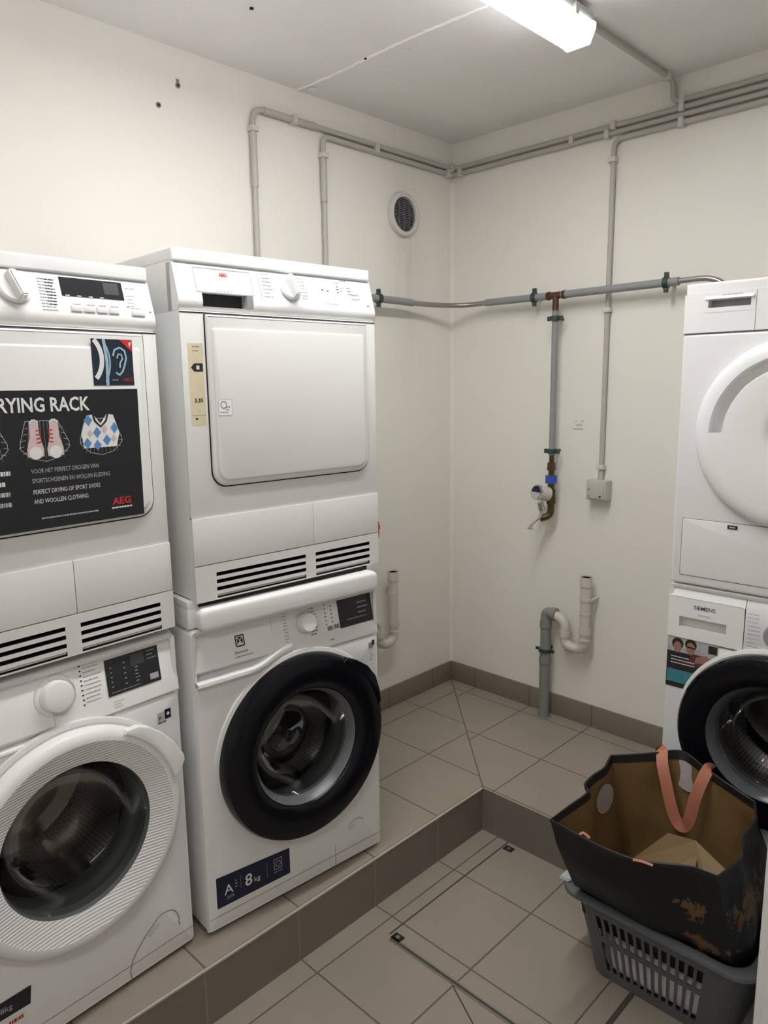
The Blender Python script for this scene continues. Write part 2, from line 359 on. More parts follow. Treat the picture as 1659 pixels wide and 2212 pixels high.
g = MB(); g.add([(XS, YS, LOW), (RX, YS, LOW), (RX, YS, 0), (XS, YS, 0)], [(0, 1, 2, 3)], R_B); struct(g, 'trim_2')
g = MB(); g.box(-.12, 0, NY, .12, -.2, H+.1, M_wallL); struct(g, 'wall_left')
g = MB(); g.box(0, RX, 0, .12, -.2, H+.1, M_wall); struct(g, 'wall_back')
g = MB(); g.box(RX, RX+.12, NY, .12, -.2, H+.1, M_wall); struct(g, 'wall_right')
g = MB(); g.box(-.12, RX+.12, NY-.12, NY, -.2, H+.1, M_wall); struct(g, 'wall_front')
g = MB(); g.box(0, RX, NY, 0, H, H+.1, M_ceil); struct(g, 'ceiling')
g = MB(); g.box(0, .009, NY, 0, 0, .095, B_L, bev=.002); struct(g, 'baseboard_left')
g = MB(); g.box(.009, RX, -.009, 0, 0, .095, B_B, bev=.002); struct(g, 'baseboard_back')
# plaster ridge across the ceiling, corner bead
g = MB(); n = 70; pts = []
for i in range(n+1):
    x = .004+i*.86/n; wd = .003+.005*random.random(); y = -.872+.006*sin(x*9)+.004*random.random()
    pts.append((x, y, wd))
for i in range(n):
    (x, y, wv), (x2, y2, w2) = pts[i], pts[i+1]
    g.add([(x, y-wv, H), (x2, y2-w2, H), (x2, y2, H-.005), (x, y, H-.005), (x2, y2+w2, H), (x, y+wv, H)], [(0, 3, 2, 1), (3, 5, 4, 2)], M_plaster)
for (x, y, r_) in ((.479, -.826, .010), (.525, -.75, .007), (.288, -.653, .010), (.527, -.345, .008), (.05, -.84, .014)):
    g.add([(x+r_*cos(t*pi/4)*(1+.4*random.random()), y+r_*sin(t*pi/4), H-.003) for t in range(8)], [tuple(range(8))[::-1]], M_plaster)
struct(g, 'trim_3')
g = MB(); g.add([(0, -.012, .095), (.012, 0, .095), (.012, 0, 2.30), (0, -.012, 2.30)], [(0, 1, 2, 3)], wall_mat('corner_sealant', (.80, .77, .69))); struct(g, 'trim_4')

# hatch let into the sunken floor
hz = LOW+.0012
t = thing('floor_hatch', 'square tiled floor hatch with thin metal frame, set in the sunken floor', 'hatch', (1.14, -1.02, LOW))
def lw(mb, x0, x1, y0, y1, m, z=.001): mb.box(x0-1.14, x1-1.14, y0+1.02, y1+1.02, .0002, z, m)
g = MB(); lw(g, .842, 1.445, -1.312, -1.307, M_frame, .002); lw(g, .842, 1.445, -1.324, -1.320, M_frame, .002); lw(g, .842, 1.445, -1.3195, -1.3125, M_grout)
lw(g, .826, .831, -1.305, -.703, M_grout); lw(g, 1.436, 1.450, -1.305, -.703, M_grout); g.build('hatch_frame', t)
for (x, y) in ((.856, -1.300), (.852, -.733)):
    g = MB(); g.box(x-1.14-.017, x-1.14+.017, y+1.02-.013, y+1.02+.013, .0002, .002, M_dark, bev=.0005)
    g.tube([(x-1.14, y+1.02, .002), (x-1.14, y+1.02, .003)], .007, M_frame, n=16); g.build('lifting_socket', t)
g = MB(); p0, p1 = Vector((1.083, -1.326, LOW+.0008)), Vector((1.42, -1.50, LOW+.0008)); d = (p1-p0).normalized().cross(Vector((0, 0, 1)))*.002
g.add([p0-d, p0+d, p1+d, p1-d], [(0, 1, 2, 3)], M_grout); struct(g, 'trim_5')

# ------------------------------------------------------------------ ceiling lamp
LX, LY0, LY1 = .985, -.655, -2.22
def ceiling_lamp(x, ya, yb, label, M_lamp=M_lamp):
  t = thing('ceiling_lamp', label, 'ceiling lamp', (x, (ya+yb)/2, H), 0, 'ceiling lamps')
  yl = (ya-yb)/2
  g = MB(); g.box(-.048, .048, -yl, yl, -.052, -.018, M_lamp_body, bev=.006); g.build('lamp_housing', t)
  def ysec(mb, prof, y0, y1, m):   # profile (x,z) extruded along y
      n = len(prof); vs = [(x, y0, z) for x, z in prof]+[(x, y1, z) for x, z in prof]
      fs = [(i, (i+1) % n, n+(i+1) % n, n+i) for i in range(n)]+[tuple(range(n))[::-1], tuple(range(n, 2*n))]
      mb.add(vs, fs, m)
  g = MB(); ysec(g, [(-.034, -.0938), (-.034, -.0942), (.034, -.0942), (.034, -.0938)], -yl+.01, yl-.012, M_lamp)
  for sx_ in (-1, 1): ysec(g, [(sx_*.052, -.046), (sx_*.050, -.060), (sx_*.034, -.094), (sx_*.030, -.092), (sx_*.046, -.060), (sx_*.048, -.046)], -yl+.01, yl-.012, M_lampside)
  g.build('lamp_diffuser', t)
  for sy in (-1, 1):
      g = MB(); ysec(g, [(-.053, -.044), (-.052, -.061), (-.036, -.096), (.036, -.096), (.052, -.061), (.053, -.044)], sy*(yl-.003)-.009, sy*(yl-.003)+.009, mat('lamp_end_acrylic', (.80, .79, .80, 1), .25, emit=.9)); g.build('end_cap', t)
  for y in (-.55, .55):
      g = MB(); g.box(-.02, .02, y-.012, y+.012, -.02, 0, M_lamp_body, bev=.002); g.build('mounting_bracket', t)
  for y in (.25, .68):
      g = MB(); g.box(.046, .058, y-.008, y+.008, -.058, -.030, M_clip, bev=.002); g.build('clasp', t)
ceiling_lamp(LX, LY0, LY1, 'long fluorescent ceiling light with ribbed white diffuser, above the sunken floor')
ceiling_lamp(2.15, -2.55, -4.1, 'added unseen fill light behind the camera, shaped like the fluorescent ceiling light', M_fill)  # added fill lamp out of view, brightens the machine fronts

# ------------------------------------------------------------------ conduits
def bend(pts, r=.03, n=6):
    pts = [Vector(p) for p in pts]; out = [pts[0]]
    for i in range(1, len(pts)-1):
        a, b, c = pts[i-1], pts[i], pts[i+1]; d1 = (a-b); d2 = (c-b); rr = min(r, d1.length*.49, d2.length*.49)
        p, q = b+d1.normalized()*rr, b+d2.normalized()*rr
        for k in range(n+1):
            s_ = k/n; out.append(p*(1-s_)**2+b*2*s_*(1-s_)+q*s_*s_)
    out.append(pts[-1]); return out
CR = .0095
def conduit(name, label, pts, clips, r=CR, br=.045, sleeves=()):
    base = Vector(pts[0]); t = thing(name, label, 'conduit', base)
    t['group'] = 'cable conduits on the walls and ceiling'
    g = MB(); g.tube([p-base for p in bend(pts, br)], r, M_conduit, n=12); g.build('tube', t)
    for (p, ax) in clips:
        p = Vector(p)-base; g = MB(); rr = r+.004; wdt = .009
        e = [rr*1.15]*3; e[ax] = wdt
        g.box(p.x-e[0], p.x+e[0], p.y-e[1], p.y+e[1], p.z-e[2], p.z+e[2], M_clip, bev=.003); g.build('clip', t)
    for (p, q) in sleeves:
        g = MB(); g.tube([Vector(p)-base, Vector(q)-base], r+.0025, M_conduit, n=12); g.build('sleeve', t)
    return t
o = .014
conduit('cable_conduit', 'grey-white conduit, the outer one rising behind the two left dryers and turning at the top', [(o, -1.082, .95), (o, -1.076, 2.352), (o, -o, 2.352), (.772, -o, 2.352), (RX, -o, 2.352)],
        [((o, -1.076, 2.285), 2), ((o, -.90, 2.352), 1), ((o, -.49, 2.34), 1), ((o, -.03, 2.352), 1), ((.60, -o, 2.340), 0), ((.77, -o, 2.352), 0), ((1.02, -o, 2.352), 0)],
        sleeves=[((o, -1.03, 2.352), (o, -.80, 2.352)), ((o, -1.077, 2.27), (o, -1.0765, 2.10))])
conduit('cable_conduit', 'grey-white conduit, the inner one rising nearer the round wall vent', [(o, -.765, .95), (o, -.765, 2.328), (o, -o, 2.328), (.772, -o, 2.328), (RX, -o, 2.328)],
        [((o, -.765, 2.262), 2), ((o, -.05, 2.328), 1), ((.06, -o, 2.328), 0), ((.745, -o, 2.328), 0)], br=.03,
        sleeves=[((o, -.765, 2.25), (o, -.765, 2.1))])
conduit('cable_conduit', 'conduit dropping down the back wall to the grey socket box', [(RX, -o, 2.304), (.772, -o, 2.304), (.768, -o, 1.05)],
        [((.7705, -o, 2.235), 2), ((.7695, -o, 1.70), 2), ((.768, -o, 1.10), 2), ((1.02, -o, 2.304), 0)], br=.035)
conduit('cable_conduit', 'conduit running across the ceiling from the lamp and down to the wall bundle', [(.985, LY0-.01, H-.030), (.985, -.60, H-.014), (.985, -.014, H-.014), (.985, -.014, 2.376), (RX, -.014, 2.376)],
        [((.985, -.585, H-.012), 1), ((.985, -.075, H-.012), 1), ((1.02, -.014, 2.376), 0)], br=.03)

# ------------------------------------------------------------------ water pipe along both walls
WP = .062; WZ = 1.768
t = thing('water_pipe', 'grey water pipe bracketed along both walls with a copper tee and drop', 'pipe', (WP, -.7, WZ))
B0 = Vector((WP, -.7, WZ))
def pp(*a): return [Vector(p)-B0 for p in a]
curve = [Vector((WP, -.34, WZ-.004))]
for k in range(0, 13):
    a = k/12; p0, p1, p2 = Vector((WP, -.34, WZ-.004)), Vector((WP+.008, -WP-.008, WZ-.01)), Vector((.24, -WP, WZ))
    curve.append(p0*(1-a)**2+p1*2*a*(1-a)+p2*a*a)
g = MB(); g.tube([p-B0 for p in curve[1:]], .0105, M_pipe2); g.build('bare_bend', t)
g = MB(); g.tube(pp((WP, -.66, WZ), (WP, -.40, WZ-.002), (WP, -.335, WZ-.004)), .0145, M_pipe); g.build('lagged_length', t)
g = MB(); g.tube(pp((.235, -WP, WZ), (.545, -WP, WZ)), .0145, M_pipe); g.build('lagged_length', t)
g = MB(); g.tube(pp((.60, -WP, WZ), (1.06, -WP, WZ+.004)), .0145, M_pipe); g.build('lagged_length', t)
g = MB(); g.tube([p-B0 for p in bend([(1.05, -WP, WZ+.004), (1.16, -WP, WZ+.006), (1.22, -WP, WZ-.02), (1.24, -WP, 1.55)], .05)], .0095, M_pipe2); g.build('bare_end', t)
g = MB(); g.tube(pp((.535, -WP, WZ), (.612, -WP, WZ)), .0135, M_copper); g.tube(pp((.573, -WP, WZ), (.573, -WP, WZ-.06)), .0125, M_copper)
for x in (.535, .605): g.tube(pp((x, -WP, WZ), (x+.012, -WP, WZ)), .0165, M_copper)
g.build('copper_tee', t)
g = MB(); g.tube(pp((.573, -WP, WZ-.055), (.573, -WP, 1.14)), .0125, M_pipe); g.build('drop_pipe', t)
def clamp(p, ax, nwall):
    p = Vector(p)-B0; g = MB(); e = Vector((0, 0, 0)); e[ax] = .009
    g.tube([p-e, p+e], .020, M_clamp, n=18)
    if ax == 2: ears = [Vector((.026, 0, 0)), Vector((-.026, 0, 0))]
    else: ears = [Vector((0, 0, .027)), Vector((0, 0, -.024))]
    for q in ears: c = p+q; g.box(c.x-.007, c.x+.007, c.y-.007, c.y+.007, c.z-.009, c.z+.009, M_clamp, bev=.002)
    g.tube([p, p+Vector(nwall)*WP], .005, M_clamp, n=8); g.build('bracket', t)
clamp((WP, -.535, WZ), 1, (-1, 0, 0)); clamp((.475, -WP, WZ), 0, (0, 1, 0)); clamp((1.015, -WP, WZ+.003), 0, (0, 1, 0))
clamp((.573, -WP, 1.680), 2, (0, 1, 0)); clamp((.573, -WP, 1.156), 2, (0, 1, 0))
# meter and tap
t = thing('water_tap', 'brass tap with blue collar and round water meter, under the vertical pipe', 'tap', (.573, -WP, 1.14))
g = MB(); g.tube([(0, 0, 0), (0, 0, -.035)], .010, M_brass); g.tube([(0, 0, -.030), (0, 0, -.062)], [.016, .018], M_copper, n=6); g.tube([(0, 0, -.06), (0, 0, -.10)], .012, M_brass)
g.tube(bend([(0, 0, -.10), (.002, 0, -.25), (-.03, -.03, -.262)], .03), .014, M_brass); g.tube([(.0, 0, -.14), (.002, 0, -.20)], .019, M_brass); g.build('tap_body', t)
g = MB(); g.tube([(0, 0, -.084), (0, 0, -.115)], .0235, M_bluep, n=20); g.build('collar', t)
mt = MB(); c = Vector((-.012, -.035, -.155)); dr = Vector((-.25, -.93, .22)).normalized()
mt.tube([c-dr*.02, c+dr*.035], .030, M_trap, n=24); mt.tube([c+dr*.035, c+dr*.041], .032, M_chrome, n=24); mo = mt.build('meter', t)
g = MB(); q = c+dr*.0425; u = dr.cross(Vector((0, 0, 1))).normalized(); v = u.cross(dr).normalized()
g.add([q+(u*cos(i*pi/12)+v*sin(i*pi/12))*.027 for i in range(24)], [tuple(range(24))], mat('meter_dial', (.42, .47, .50, 1), .3))
g.add([q+dr*.001+(u*cos(i*pi/12)+v*sin(i*pi/12))*.026 for i in range(13)], [tuple(range(13))], M_navy); g.build('dial', mo)
g = MB(); g.tube([(-.022, -.045, -.19), (-.018, -.035, -.225)], .013, M_chrome); g.tube(bend([(-.018, -.035, -.225), (-.022, -.04, -.255), (-.040, -.052, -.27), (-.050, -.062, -.288)], .012), .006, M_chrome)
g.tube([(-.050, -.062, -.286), (-.052, -.064, -.300)], .008, M_chrome); g.tube([(-.066, -.062, -.302), (-.040, -.066, -.302)], .0045, M_chrome); g.build('spout', t)

# ------------------------------------------------------------------ drain traps
def trap(label, origin, rz):
    """local: along-wall = +x to the standpipe, wall at y=0, pipe axis at y=-.055"""
    t = thing('drain_trap', label, 'drain pipe', origin, rz, 'drain traps'); y = -.055
    g = MB(); g.tube([(.182, y, .655), (.182, y, .425)], .0215, M_trap, n=20); g.tube([(.182, y, .655), (.182, y, .652)], .017, M_slot, n=16)
    g.tube([(.182, y, .658), (.182, y, .618)], [.0235, .025], M_trap, n=20, cap=False); g.tube([(.182, y, .500), (.182, y, .506)], .0235, M_trap, n=20); g.build('standpipe', t)
    g = MB(); g.tube(bend([(.182, y, .43), (.182, y, .345), (.092, y, .345), (.092, y, .455), (.02, y, .472)], .042, 10), .0205, M_trap, n=18)
    for p, q in (((.182, y, .445), (.182, y, .415)), ((.092, y, .41), (.092, y, .385)), ((.182, y, .395), (.182, y, .388))): g.tube([p, q], .0245, M_trap, n=20)
    g.build('trap_bend', t)
    g = MB(); g.tube(bend([(.05, y, .470), (0, y, .474), (0, y, 0)], .05, 10), .0225, M_pvc, n=20); g.tube([(.03, y, .470), (.048, y, .4695)], .028, M_pvc, n=20)
    g.tube([(0, y, .43), (0, y, .405)], .026, M_pvc, n=20); g.tube([(0, y, .27), (0, y, .245)], .0255, M_pvc, n=20)
    g.tube([(0, y, .004), (0, y, .0)], .034, M_pvc, n=20); g.build('waste_pipe', t)
    g = MB(); g.tube([(0, y, .310), (0, y, .296)], .0285, M_clamp, n=20); g.box(-.045, -.026, y-.006, y+.006, .297, .309, M_clamp, bev=.002); g.box(.026, .042, y-.006, y+.006, .297, .309, M_clamp, bev=.002); g.tube([(0, y, .303), (0, 0, .303)], .005, M_clamp); g.build('bracket', t)
    g = MB(); g.tube([(.182, y, .556), (.182, y, .568)], .0245, M_trap, n=20); g.box(.200, .212, y-.004, y+.055, .556, .568, M_trap, bev=.002); g.build('wall_clip', t)
trap('white drain trap with grey waste pipe standing against the back wall', (.561, 0, 0), 0)
trap('white drain trap on the left wall, half hidden behind the stacked machines', (0, -.645, -.015), pi/2)

# ------------------------------------------------------------------ socket box, notice, vent, plugs
t = thing('socket_box', 'small grey surface-mounted socket box on the back wall', 'socket', (.768, 0, 1.012))
g = MB(); g.box(-.042, .042, -.052, -.001, -.040, .038, M_ivory, bev=.004); g.build('housing', t)
g = MB(); g.box(-.034, .034, -.058, -.050, -.034, .028, M_ivory, bev=.003)
for (x, z) in ((-.026, .002), (.022, -.024), (-.026, -.024)): g.tube([(x, -.0575, z), (x, -.0600, z)], .004, M_dark if x > 0 else M_pvc, n=12)
g.build('lid', t)
g = MB(); fy = plane_y(-.0006); g.rect(-.028, .028, -.026, .022, fy, mat('faded_paper', (.80, .77, .68, 1), .7))
fy = plane_y(-.001); g.marks(-.018, .010, 1, .012, .012, fy, M_lgrey, .003); g.marks(.012, .012, 1, .012, .012, fy, M_grey, .004); g.marks(-.010, -.004, 1, .028, .01, fy, M_grey, .004, jit=0); g.marks(-.022, -.02, 1, .042, .01, fy, M_grey, .0035, jit=0)
o_ = g.build('wall_notice', loc=(.655, 0, 1.263)); tag(o_, 'tiny faded paper notice stuck to the back wall', 'notice')

t = thing('ventilation_grille', 'round white ventilation grille high on the left wall near the corner', 'vent', (0, -.325, 2.121), pi/2)
g = MB(); g.lathe([(.066, -.004), (.068, -.018), (.076, -.022), (.084, -.018), (.089, -.006), (.089, -.0005)], 0, 0, M_clip, n=64); g.build('outer_ring', t)
g = MB(); g.lathe([(0, -.002), (.067, -.002)], 0, 0, mat('vent_dark', (.03, .03, .035, 1), .6), n=48)
for i in range(-9, 10):
    z = i*.0068; hw = sqrt(max(.0667**2-z*z, 0)); g.box(-hw, hw, -.010, -.007, z-.0014, z+.0014, mat('vent_mesh', (.16, .16, .175, 1), .4))
for x in (-.03, 0, .03): hw = sqrt(.0667**2-x*x); g.box(x-.0012, x+.0012, -.0115, -.0095, -hw, hw, MATS['vent_mesh'])
g.build('mesh', t)
for nme, lab, p, ax in (('wall_plug', 'grey wall plug hole, the higher one beside the ceiling edge', (0, -1.346, 2.353), 0), ('wall_plug', 'grey wall plug hole, the lower one above the dryers', (0, -1.417, 2.280), 0),
                   ('ceiling_hole', 'small dark hole on the plaster ridge of the ceiling', (.352, -.872, H), 2), ('ceiling_hole', 'small dark hole in the ceiling above the left wall', (.361, -1.322, H), 2)):
    g = MB(); r_ = .0085 if ax == 0 else .006
    if ax == 0: g.tube([(.0, 0, 0), (.003, 0, 0)], r_, M_pvc, n=14); g.tube([(.003, 0, 0), (.0034, 0, 0)], r_*.55, M_dark, n=10); g.box(.0005, .0022, -.005, .005, .0, .018, M_pvc, bev=.0005) if p[2] > 2.3 else None
    else: g.tube([(0, 0, 0), (0, 0, -.003)], r_, M_dark, n=12)
    tag(g.build(nme, loc=p), lab, 'plug' if ax == 0 else 'hole', 'wall plugs' if ax == 0 else 'ceiling holes')
g = MB(); g.box(-.006, .006, -.008, .008, -.03, .03, M_redp, bev=.003); g.box(-.004, .004, -.006, .006, -.042, -.028, M_dark, bev=.001); g.box(-.005, .005, .004, .014, -.003, .014, M_redp, bev=.002); g.tube([(0, 0, 0), (-.05, 0, 0)], .004, M_redp, n=8)
tag(g.build('tap_lever', loc=(.055, -.556, .842)), 'small red plastic lever peeking out beside the dryer', 'lever')

# ------------------------------------------------------------------ appliance helpers  (front plane y=0, facing -y, x 0..W, z up)
W = .597
def shell(t, z0, z1, depth, m, rr=.012, front=True, name='body', x0=0, x1=W, fr=.010):
    """hollow cabinet, open at the front"""
    g = MB(); out = rrect(x0, x1, z0, z1, rr); inn = rrect(x0+.012, x1-.012, z0+.012, z1-.012, rr*.3)
    n = len(out); vs = []
    ins = rrect(x0+.003, x1-.003, z0+.003, z1-.003, rr*.8)
    for P, y in ((inn, .004), (ins, .001), (out, .010), (out, depth)): vs += [(x, y, z) for x, z in P]
    fs = []
    for a in range(3):
        for i in range(n): j = (i+1) % n; fs.append((a*n+i, a*n+j, (a+1)*n+j, (a+1)*n+i))
    fs.append(tuple(3*n+i for i in range(n)))
    vs += [(x, depth-.012, z) for x, z in inn]
    for i in range(n): j = (i+1) % n; fs.append((i, 4*n+i, 4*n+j, j))
    fs.append(tuple(4*n+i for i in range(n)))
    g.add(vs, fs, m, True); return g.build(name, t)
def holed_panel(x0, x1, z0, z1, y, cx, cz, R, m, lip=.012, n=120, edge=.010, wall=.04):
    """front plate with a round hole"""
    g = MB(); ring = lambda ex: [None]*0
    def ray(a, ex):
        dx, dz = cos(a), sin(a); t_ = 1e9
        if dx > 1e-9: t_ = min(t_, (x1-ex-cx)/dx)
        if dx < -1e-9: t_ = min(t_, (x0+ex-cx)/dx)
        if dz > 1e-9: t_ = min(t_, (z1-ex-cz)/dz)
        if dz < -1e-9: t_ = min(t_, (z0+ex-cz)/dz)
        return (cx+dx*t_, cz+dz*t_)
    angs = sorted([2*pi*i/n for i in range(n)]+[atan2(zz-cz, xx-cx) % (2*pi) for xx in (x0+edge, x1-edge) for zz in (z0+edge, z1-edge)])
    N = len(angs); vs = []
    for a in angs: p = ray(a, 0); vs.append((p[0], y+edge*.9, p[1]))
    for a in angs: p = ray(a, edge*.35); vs.append((p[0], y+edge*.25, p[1]))
    for a in angs: p = ray(a, edge); vs.append((p[0], y, p[1]))
    for a in angs: vs.append((cx+(R+lip)*cos(a), y, cz+(R+lip)*sin(a)))
    for a in angs: vs.append((cx+R*cos(a), y+lip*.6, cz+R*sin(a)))
    for a in angs: vs.append((cx+R*cos(a), y+wall, cz+R*sin(a)))
    fs = []
    for k in range(5):
        for i in range(N): j = (i+1) % N; fs.append((k*N+i, k*N+j, (k+1)*N+j, (k+1)*N+i))
    g.add(vs, fs, m, True); return g
def grid_panel(g, x0, x1, z0, z1, y0, y1, holes, m, mh):
    """plate with rectangular slots; mh = slot wall colour, dark where it stands in for shade"""
    xs = sorted({x0, x1, *[h[0] for h in holes], *[h[1] for h in holes]}); zs = sorted({z0, z1, *[h[2] for h in holes], *[h[3] for h in holes]})
    inh = lambda x, z: any(h[0] < x < h[1] and h[2] < z < h[3] for h in holes)
    for i in range(len(xs)-1):
        for j in range(len(zs)-1):
            if not inh((xs[i]+xs[i+1])/2, (zs[j]+zs[j+1])/2): g.add([(xs[i], y0, zs[j]), (xs[i+1], y0, zs[j]), (xs[i+1], y0, zs[j+1]), (xs[i], y0, zs[j+1])], [(0, 1, 2, 3)], m)
    for (a, b, c, d) in holes:
        g.add([(a, y0, c), (b, y0, c), (b, y0, d), (a, y0, d), (a, y1, c), (b, y1, c), (b, y1, d), (a, y1, d)], [(0, 4, 5, 1), (1, 5, 6, 2), (2, 6, 7, 3), (3, 7, 4, 0)], mh)
        g.add([(a, y1, c), (b, y1, c), (b, y1, d), (a, y1, d)], [(0, 1, 2, 3)], M_slot)
    g.add([(x0, y0, z0), (x1, y0, z0), (x1, y1, z0), (x0, y1, z0), (x0, y0, z1), (x1, y0, z1), (x1, y1, z1), (x0, y1, z1)], [(0, 3, 2, 1), (4, 5, 6, 7), (0, 4, 7, 3), (1, 2, 6, 5)], m)
def xsec(g, prof, x0, x1, m, smooth=True):
    """closed profile of (y,z) extruded along x"""
    n = len(prof); vs = [(x0, y, z) for y, z in prof]+[(x1, y, z) for y, z in prof]
    bm = bmesh.new(); bv = [bm.verts.new(v) for v in vs]
    for i in range(n): bm.faces.new([bv[i], bv[(i+1) % n], bv[n+(i+1) % n], bv[n+i]])
    bm.faces.new(bv[:n][::-1]); bm.faces.new(bv[n:]); bmesh.ops.recalc_face_normals(bm, faces=bm.faces)
    g.addbm(bm, m, smooth)
def slant(p_lo, p_hi, eps=.0008):
    (y0, z0), (y1, z1) = p_lo, p_hi
    return lambda x, z: (x, y0+(y1-y0)*(z-z0)/(z1-z0)-eps, z)
def feet(t, z=0):
    for x in (.05, W-.05):
        g = MB(); g.tube([(x, .06, z), (x, .06, z+.015)], .02, M_ink, n=16); g.build('foot', t)
def drum(t, cx, cz, r=.235):
    g = MB(); g.lathe([(.186, .100), (r, .112), (r, .36), (r-.02, .385)], 0, 0, M_drum, n=96); g.lathe([(r-.02, .385), (.17, .389), (.165, .383), (.10, .392), (.095, .384), (.04, .386), (0, .36)], 0, 0, M_steelb, n=72)
    d = g.build('drum', t, loc=(cx, 0, cz))
    for a in (50, 170, 290):
        g = MB(); ca, sa = cos(radians(a)), sin(radians(a)); pts = []; rs = []
        for k in range(9): y = .12+.23*k/8; pts.append(((r-.008)*ca, y, (r-.008)*sa)); rs.append(.012+.022*sin(pi*(k+.6)/9.2))
        g.tube(pts, rs, M_steel, n=16); g.build('drum_lifter', d)
    g = MB(); g.lathe([(.200, .012), (.196, .03), (.172, .045), (.166, .06), (.167, .082), (.175, .098), (.190, .101)], cx, cz, M_gasket, n=80); g.build('door_seal', t)
def glass_bowl(p, cx, cz, r, m, y0=-.018, depth=.085):
    g = MB(); prof = [(r, y0), (r*.97, y0+.012), (r*.90, y0+.035), (r*.84, y0+depth*.72), (r*.72, y0+depth*.95), (r*.5, y0+depth*1.04), (r*.25, y0+depth), (0, y0+depth*.96)]
    g.lathe(prof, cx, cz, m, n=80); g.build('glass', p)

# ------------------------------------------------------------------ AEG-type tumble dryer
FLO, FHI = (.0, .722), (.022, .796)
def aeg_dryer(t, with_display):
    fm = M_enamelG if with_display is None else M_enamelG
    D = .585
    b_ = shell(t, .0, .69, D, fm, rr=.006, name='body'); up = MB(); up.box(0, W, .030, D, .686, .80, fm, bev=.002)
    up.box(.001, W-.001, 0, .010, .2036, .6865, fm, bev=.001); up.box(.0, W, .001, .004, .2036, .2072, M_dark); up.box(.001, W-.001, -.0008, .001, .6830, .6855, M_dark)
    tmp = up.build('tmp'); bm = bmesh.new(); bm.from_mesh(b_.data); k0 = len(b_.data.materials)
    for m_ in tmp.data.materials: b_.data.materials.append(m_)
    for p_ in tmp.data.polygons: p_.material_index += k0
    bm.from_mesh(tmp.data); bm.to_mesh(b_.data); bm.free(); bpy.data.objects.remove(tmp); b_.data.set_sharp_from_angle(angle=radians(38))
    g = MB(); g.box(0, W, .0205, D+.003, .798, .829, M_enamel, bev=.005, seg=3); g.build('worktop', t)
    # control panel
    g = MB(); prof = [(.022, .796), (.0, .722), (-.0020, .714), (-.0020, .706), (.0005, .698), (.005, .690), (.011, .6865), (.016, .6865), (.05, .6845), (.05, .796)]
    sf = slant(FLO, FHI)
    if with_display:   # plain moulding
        xsec(g, prof, 0, W, M_plastic)
    else:              # moulding with the grip recess of the water drawer
        for a, b in ((0, .062), (.200, W)): xsec(g, prof, a, b, M_plastic)
        top = [(.022, .796), (.003, .731), (.05, .731), (.05, .796)]; xsec(g, top, .062, .200, M_plastic, False)
        low = [(.000, .699), (.0015, .696), (.005, .690), (.011, .6865), (.05, .6865), (.05, .699)]; xsec(g, low, .062, .200, M_plastic)
        g.box(.062, .200, .024, .0315, .694, .735, M_dark); g.box(.060, .0625, .006, .05, .697, .733, M_seam)  # near-black back wall paints in the shade of the grip recess
        xsec(g, [(.0, .73), (.026, .73), (.026, .70), (.0, .70)], .182, .200, M_knobg, False)
    g.stroke([(0.004, .795), (W-.004, .795)], .002, slant(FLO, FHI, .0006), M_seam)
    kx = .308 if with_display else .318; kz = .758
    if with_display:
        kx = .297
        g.marks(.345, .782, 11, .035, .0062, sf, M_grey, .0018); g.marks(.255, .772, 8, .03, .0075, sf, M_grey, .0018, align=1); g.marks(.36, .781, 9, .02, .0062, sf, M_ink, .002, jit=.1)
        g.marks(.537, .778, 1, .03, .01, sf, M_grey, .002); g.marks(.536, .762, 4, .022, .0075, sf, M_lgrey, .002); g.marks(.541, .735, 1, .026, .01, sf, M_grey, .002)
        for k in range(4): g.marks(.412+k*.027, .7345, 1, .02, .01, sf, M_grey, .003)
        g.marks(.585, .728, 1, .008, .01, sf, M_grey, .004); g.rect(.533, .536, .737, .7395, sf, M_ink)
    else:
        g.marks(.235, .787, 7, .030, .0092, sf, M_grey, .0022); g.marks(.345, .785, 5, .028, .0085, sf, M_grey, .0022); g.marks(.352, .742, 2, .03, .0075, sf, M_grey, .0022)
        for x, z in ((.420, .7615), (.438, .760)): g.rect(x, x+.006, z, z+.003, sf, M_ink)
        g.marks(.468, .783, 1, .020, .01, sf, M_grey, .003); g.marks(.488, .790, 1, .026, .01, sf, M_grey, .003)
        for z in (.774, .7665, .759): g.rect(.472, .479, z, z+.0022, sf, M_ink)
        g.marks(.484, .771, 2, .018, .008, sf, M_grey, .0025); g.marks(.508, .772, 3, .018, .008, sf, M_grey, .0035); g.marks(.52, .755, 2, .030, .011, sf, M_grey, .0025)
        g.stroke([(.428, .744), (.428, .728), (.47, .726)], .0012, sf, M_knobg); g.stroke([(.512, .738), (.512, .722)], .0012, sf, M_knobg); g.rect(.571, .577, .727, .730, sf, M_ink)
        g.stroke([(.226, .790), (.226, .722)], .0014, sf, M_knobg)
        g.stroke(rrect(.050, .203, .732, .788, .001), .0014, sf, M_grey, closed=True)
        g.text('AEG', .127, .772, .011, sf, M_red, 'CENTER', bold=.0006); g.marks(.112, .767, 1, .028, .01, sf, mat('pink_print', (.75, .40, .38, 1)), .002, jit=0)
        for k in range(5): g.rect(.103+k*.009, .107+k*.009, .7345, .737, sf, M_grey)
    cp = g.build('control_panel', t)
    # knob: round collar with a raised bar grip
    g = MB(); yk = sf(0, kz)[1]
    g.lathe([(.031, .002), (.031, -.004), (.028, -.007), (.0, -.008)], 0, 0, M_plastic, n=40)
    bm = bmesh.new(); bmesh.ops.create_cube(bm, size=1)
    for v in bm.verts:
        f = .75 if v.co.y < 0 else 1; v.co = (v.co.x*.019*f, -.016+v.co.y*.024, v.co.z*.062*(.9 if v.co.y < 0 else 1))
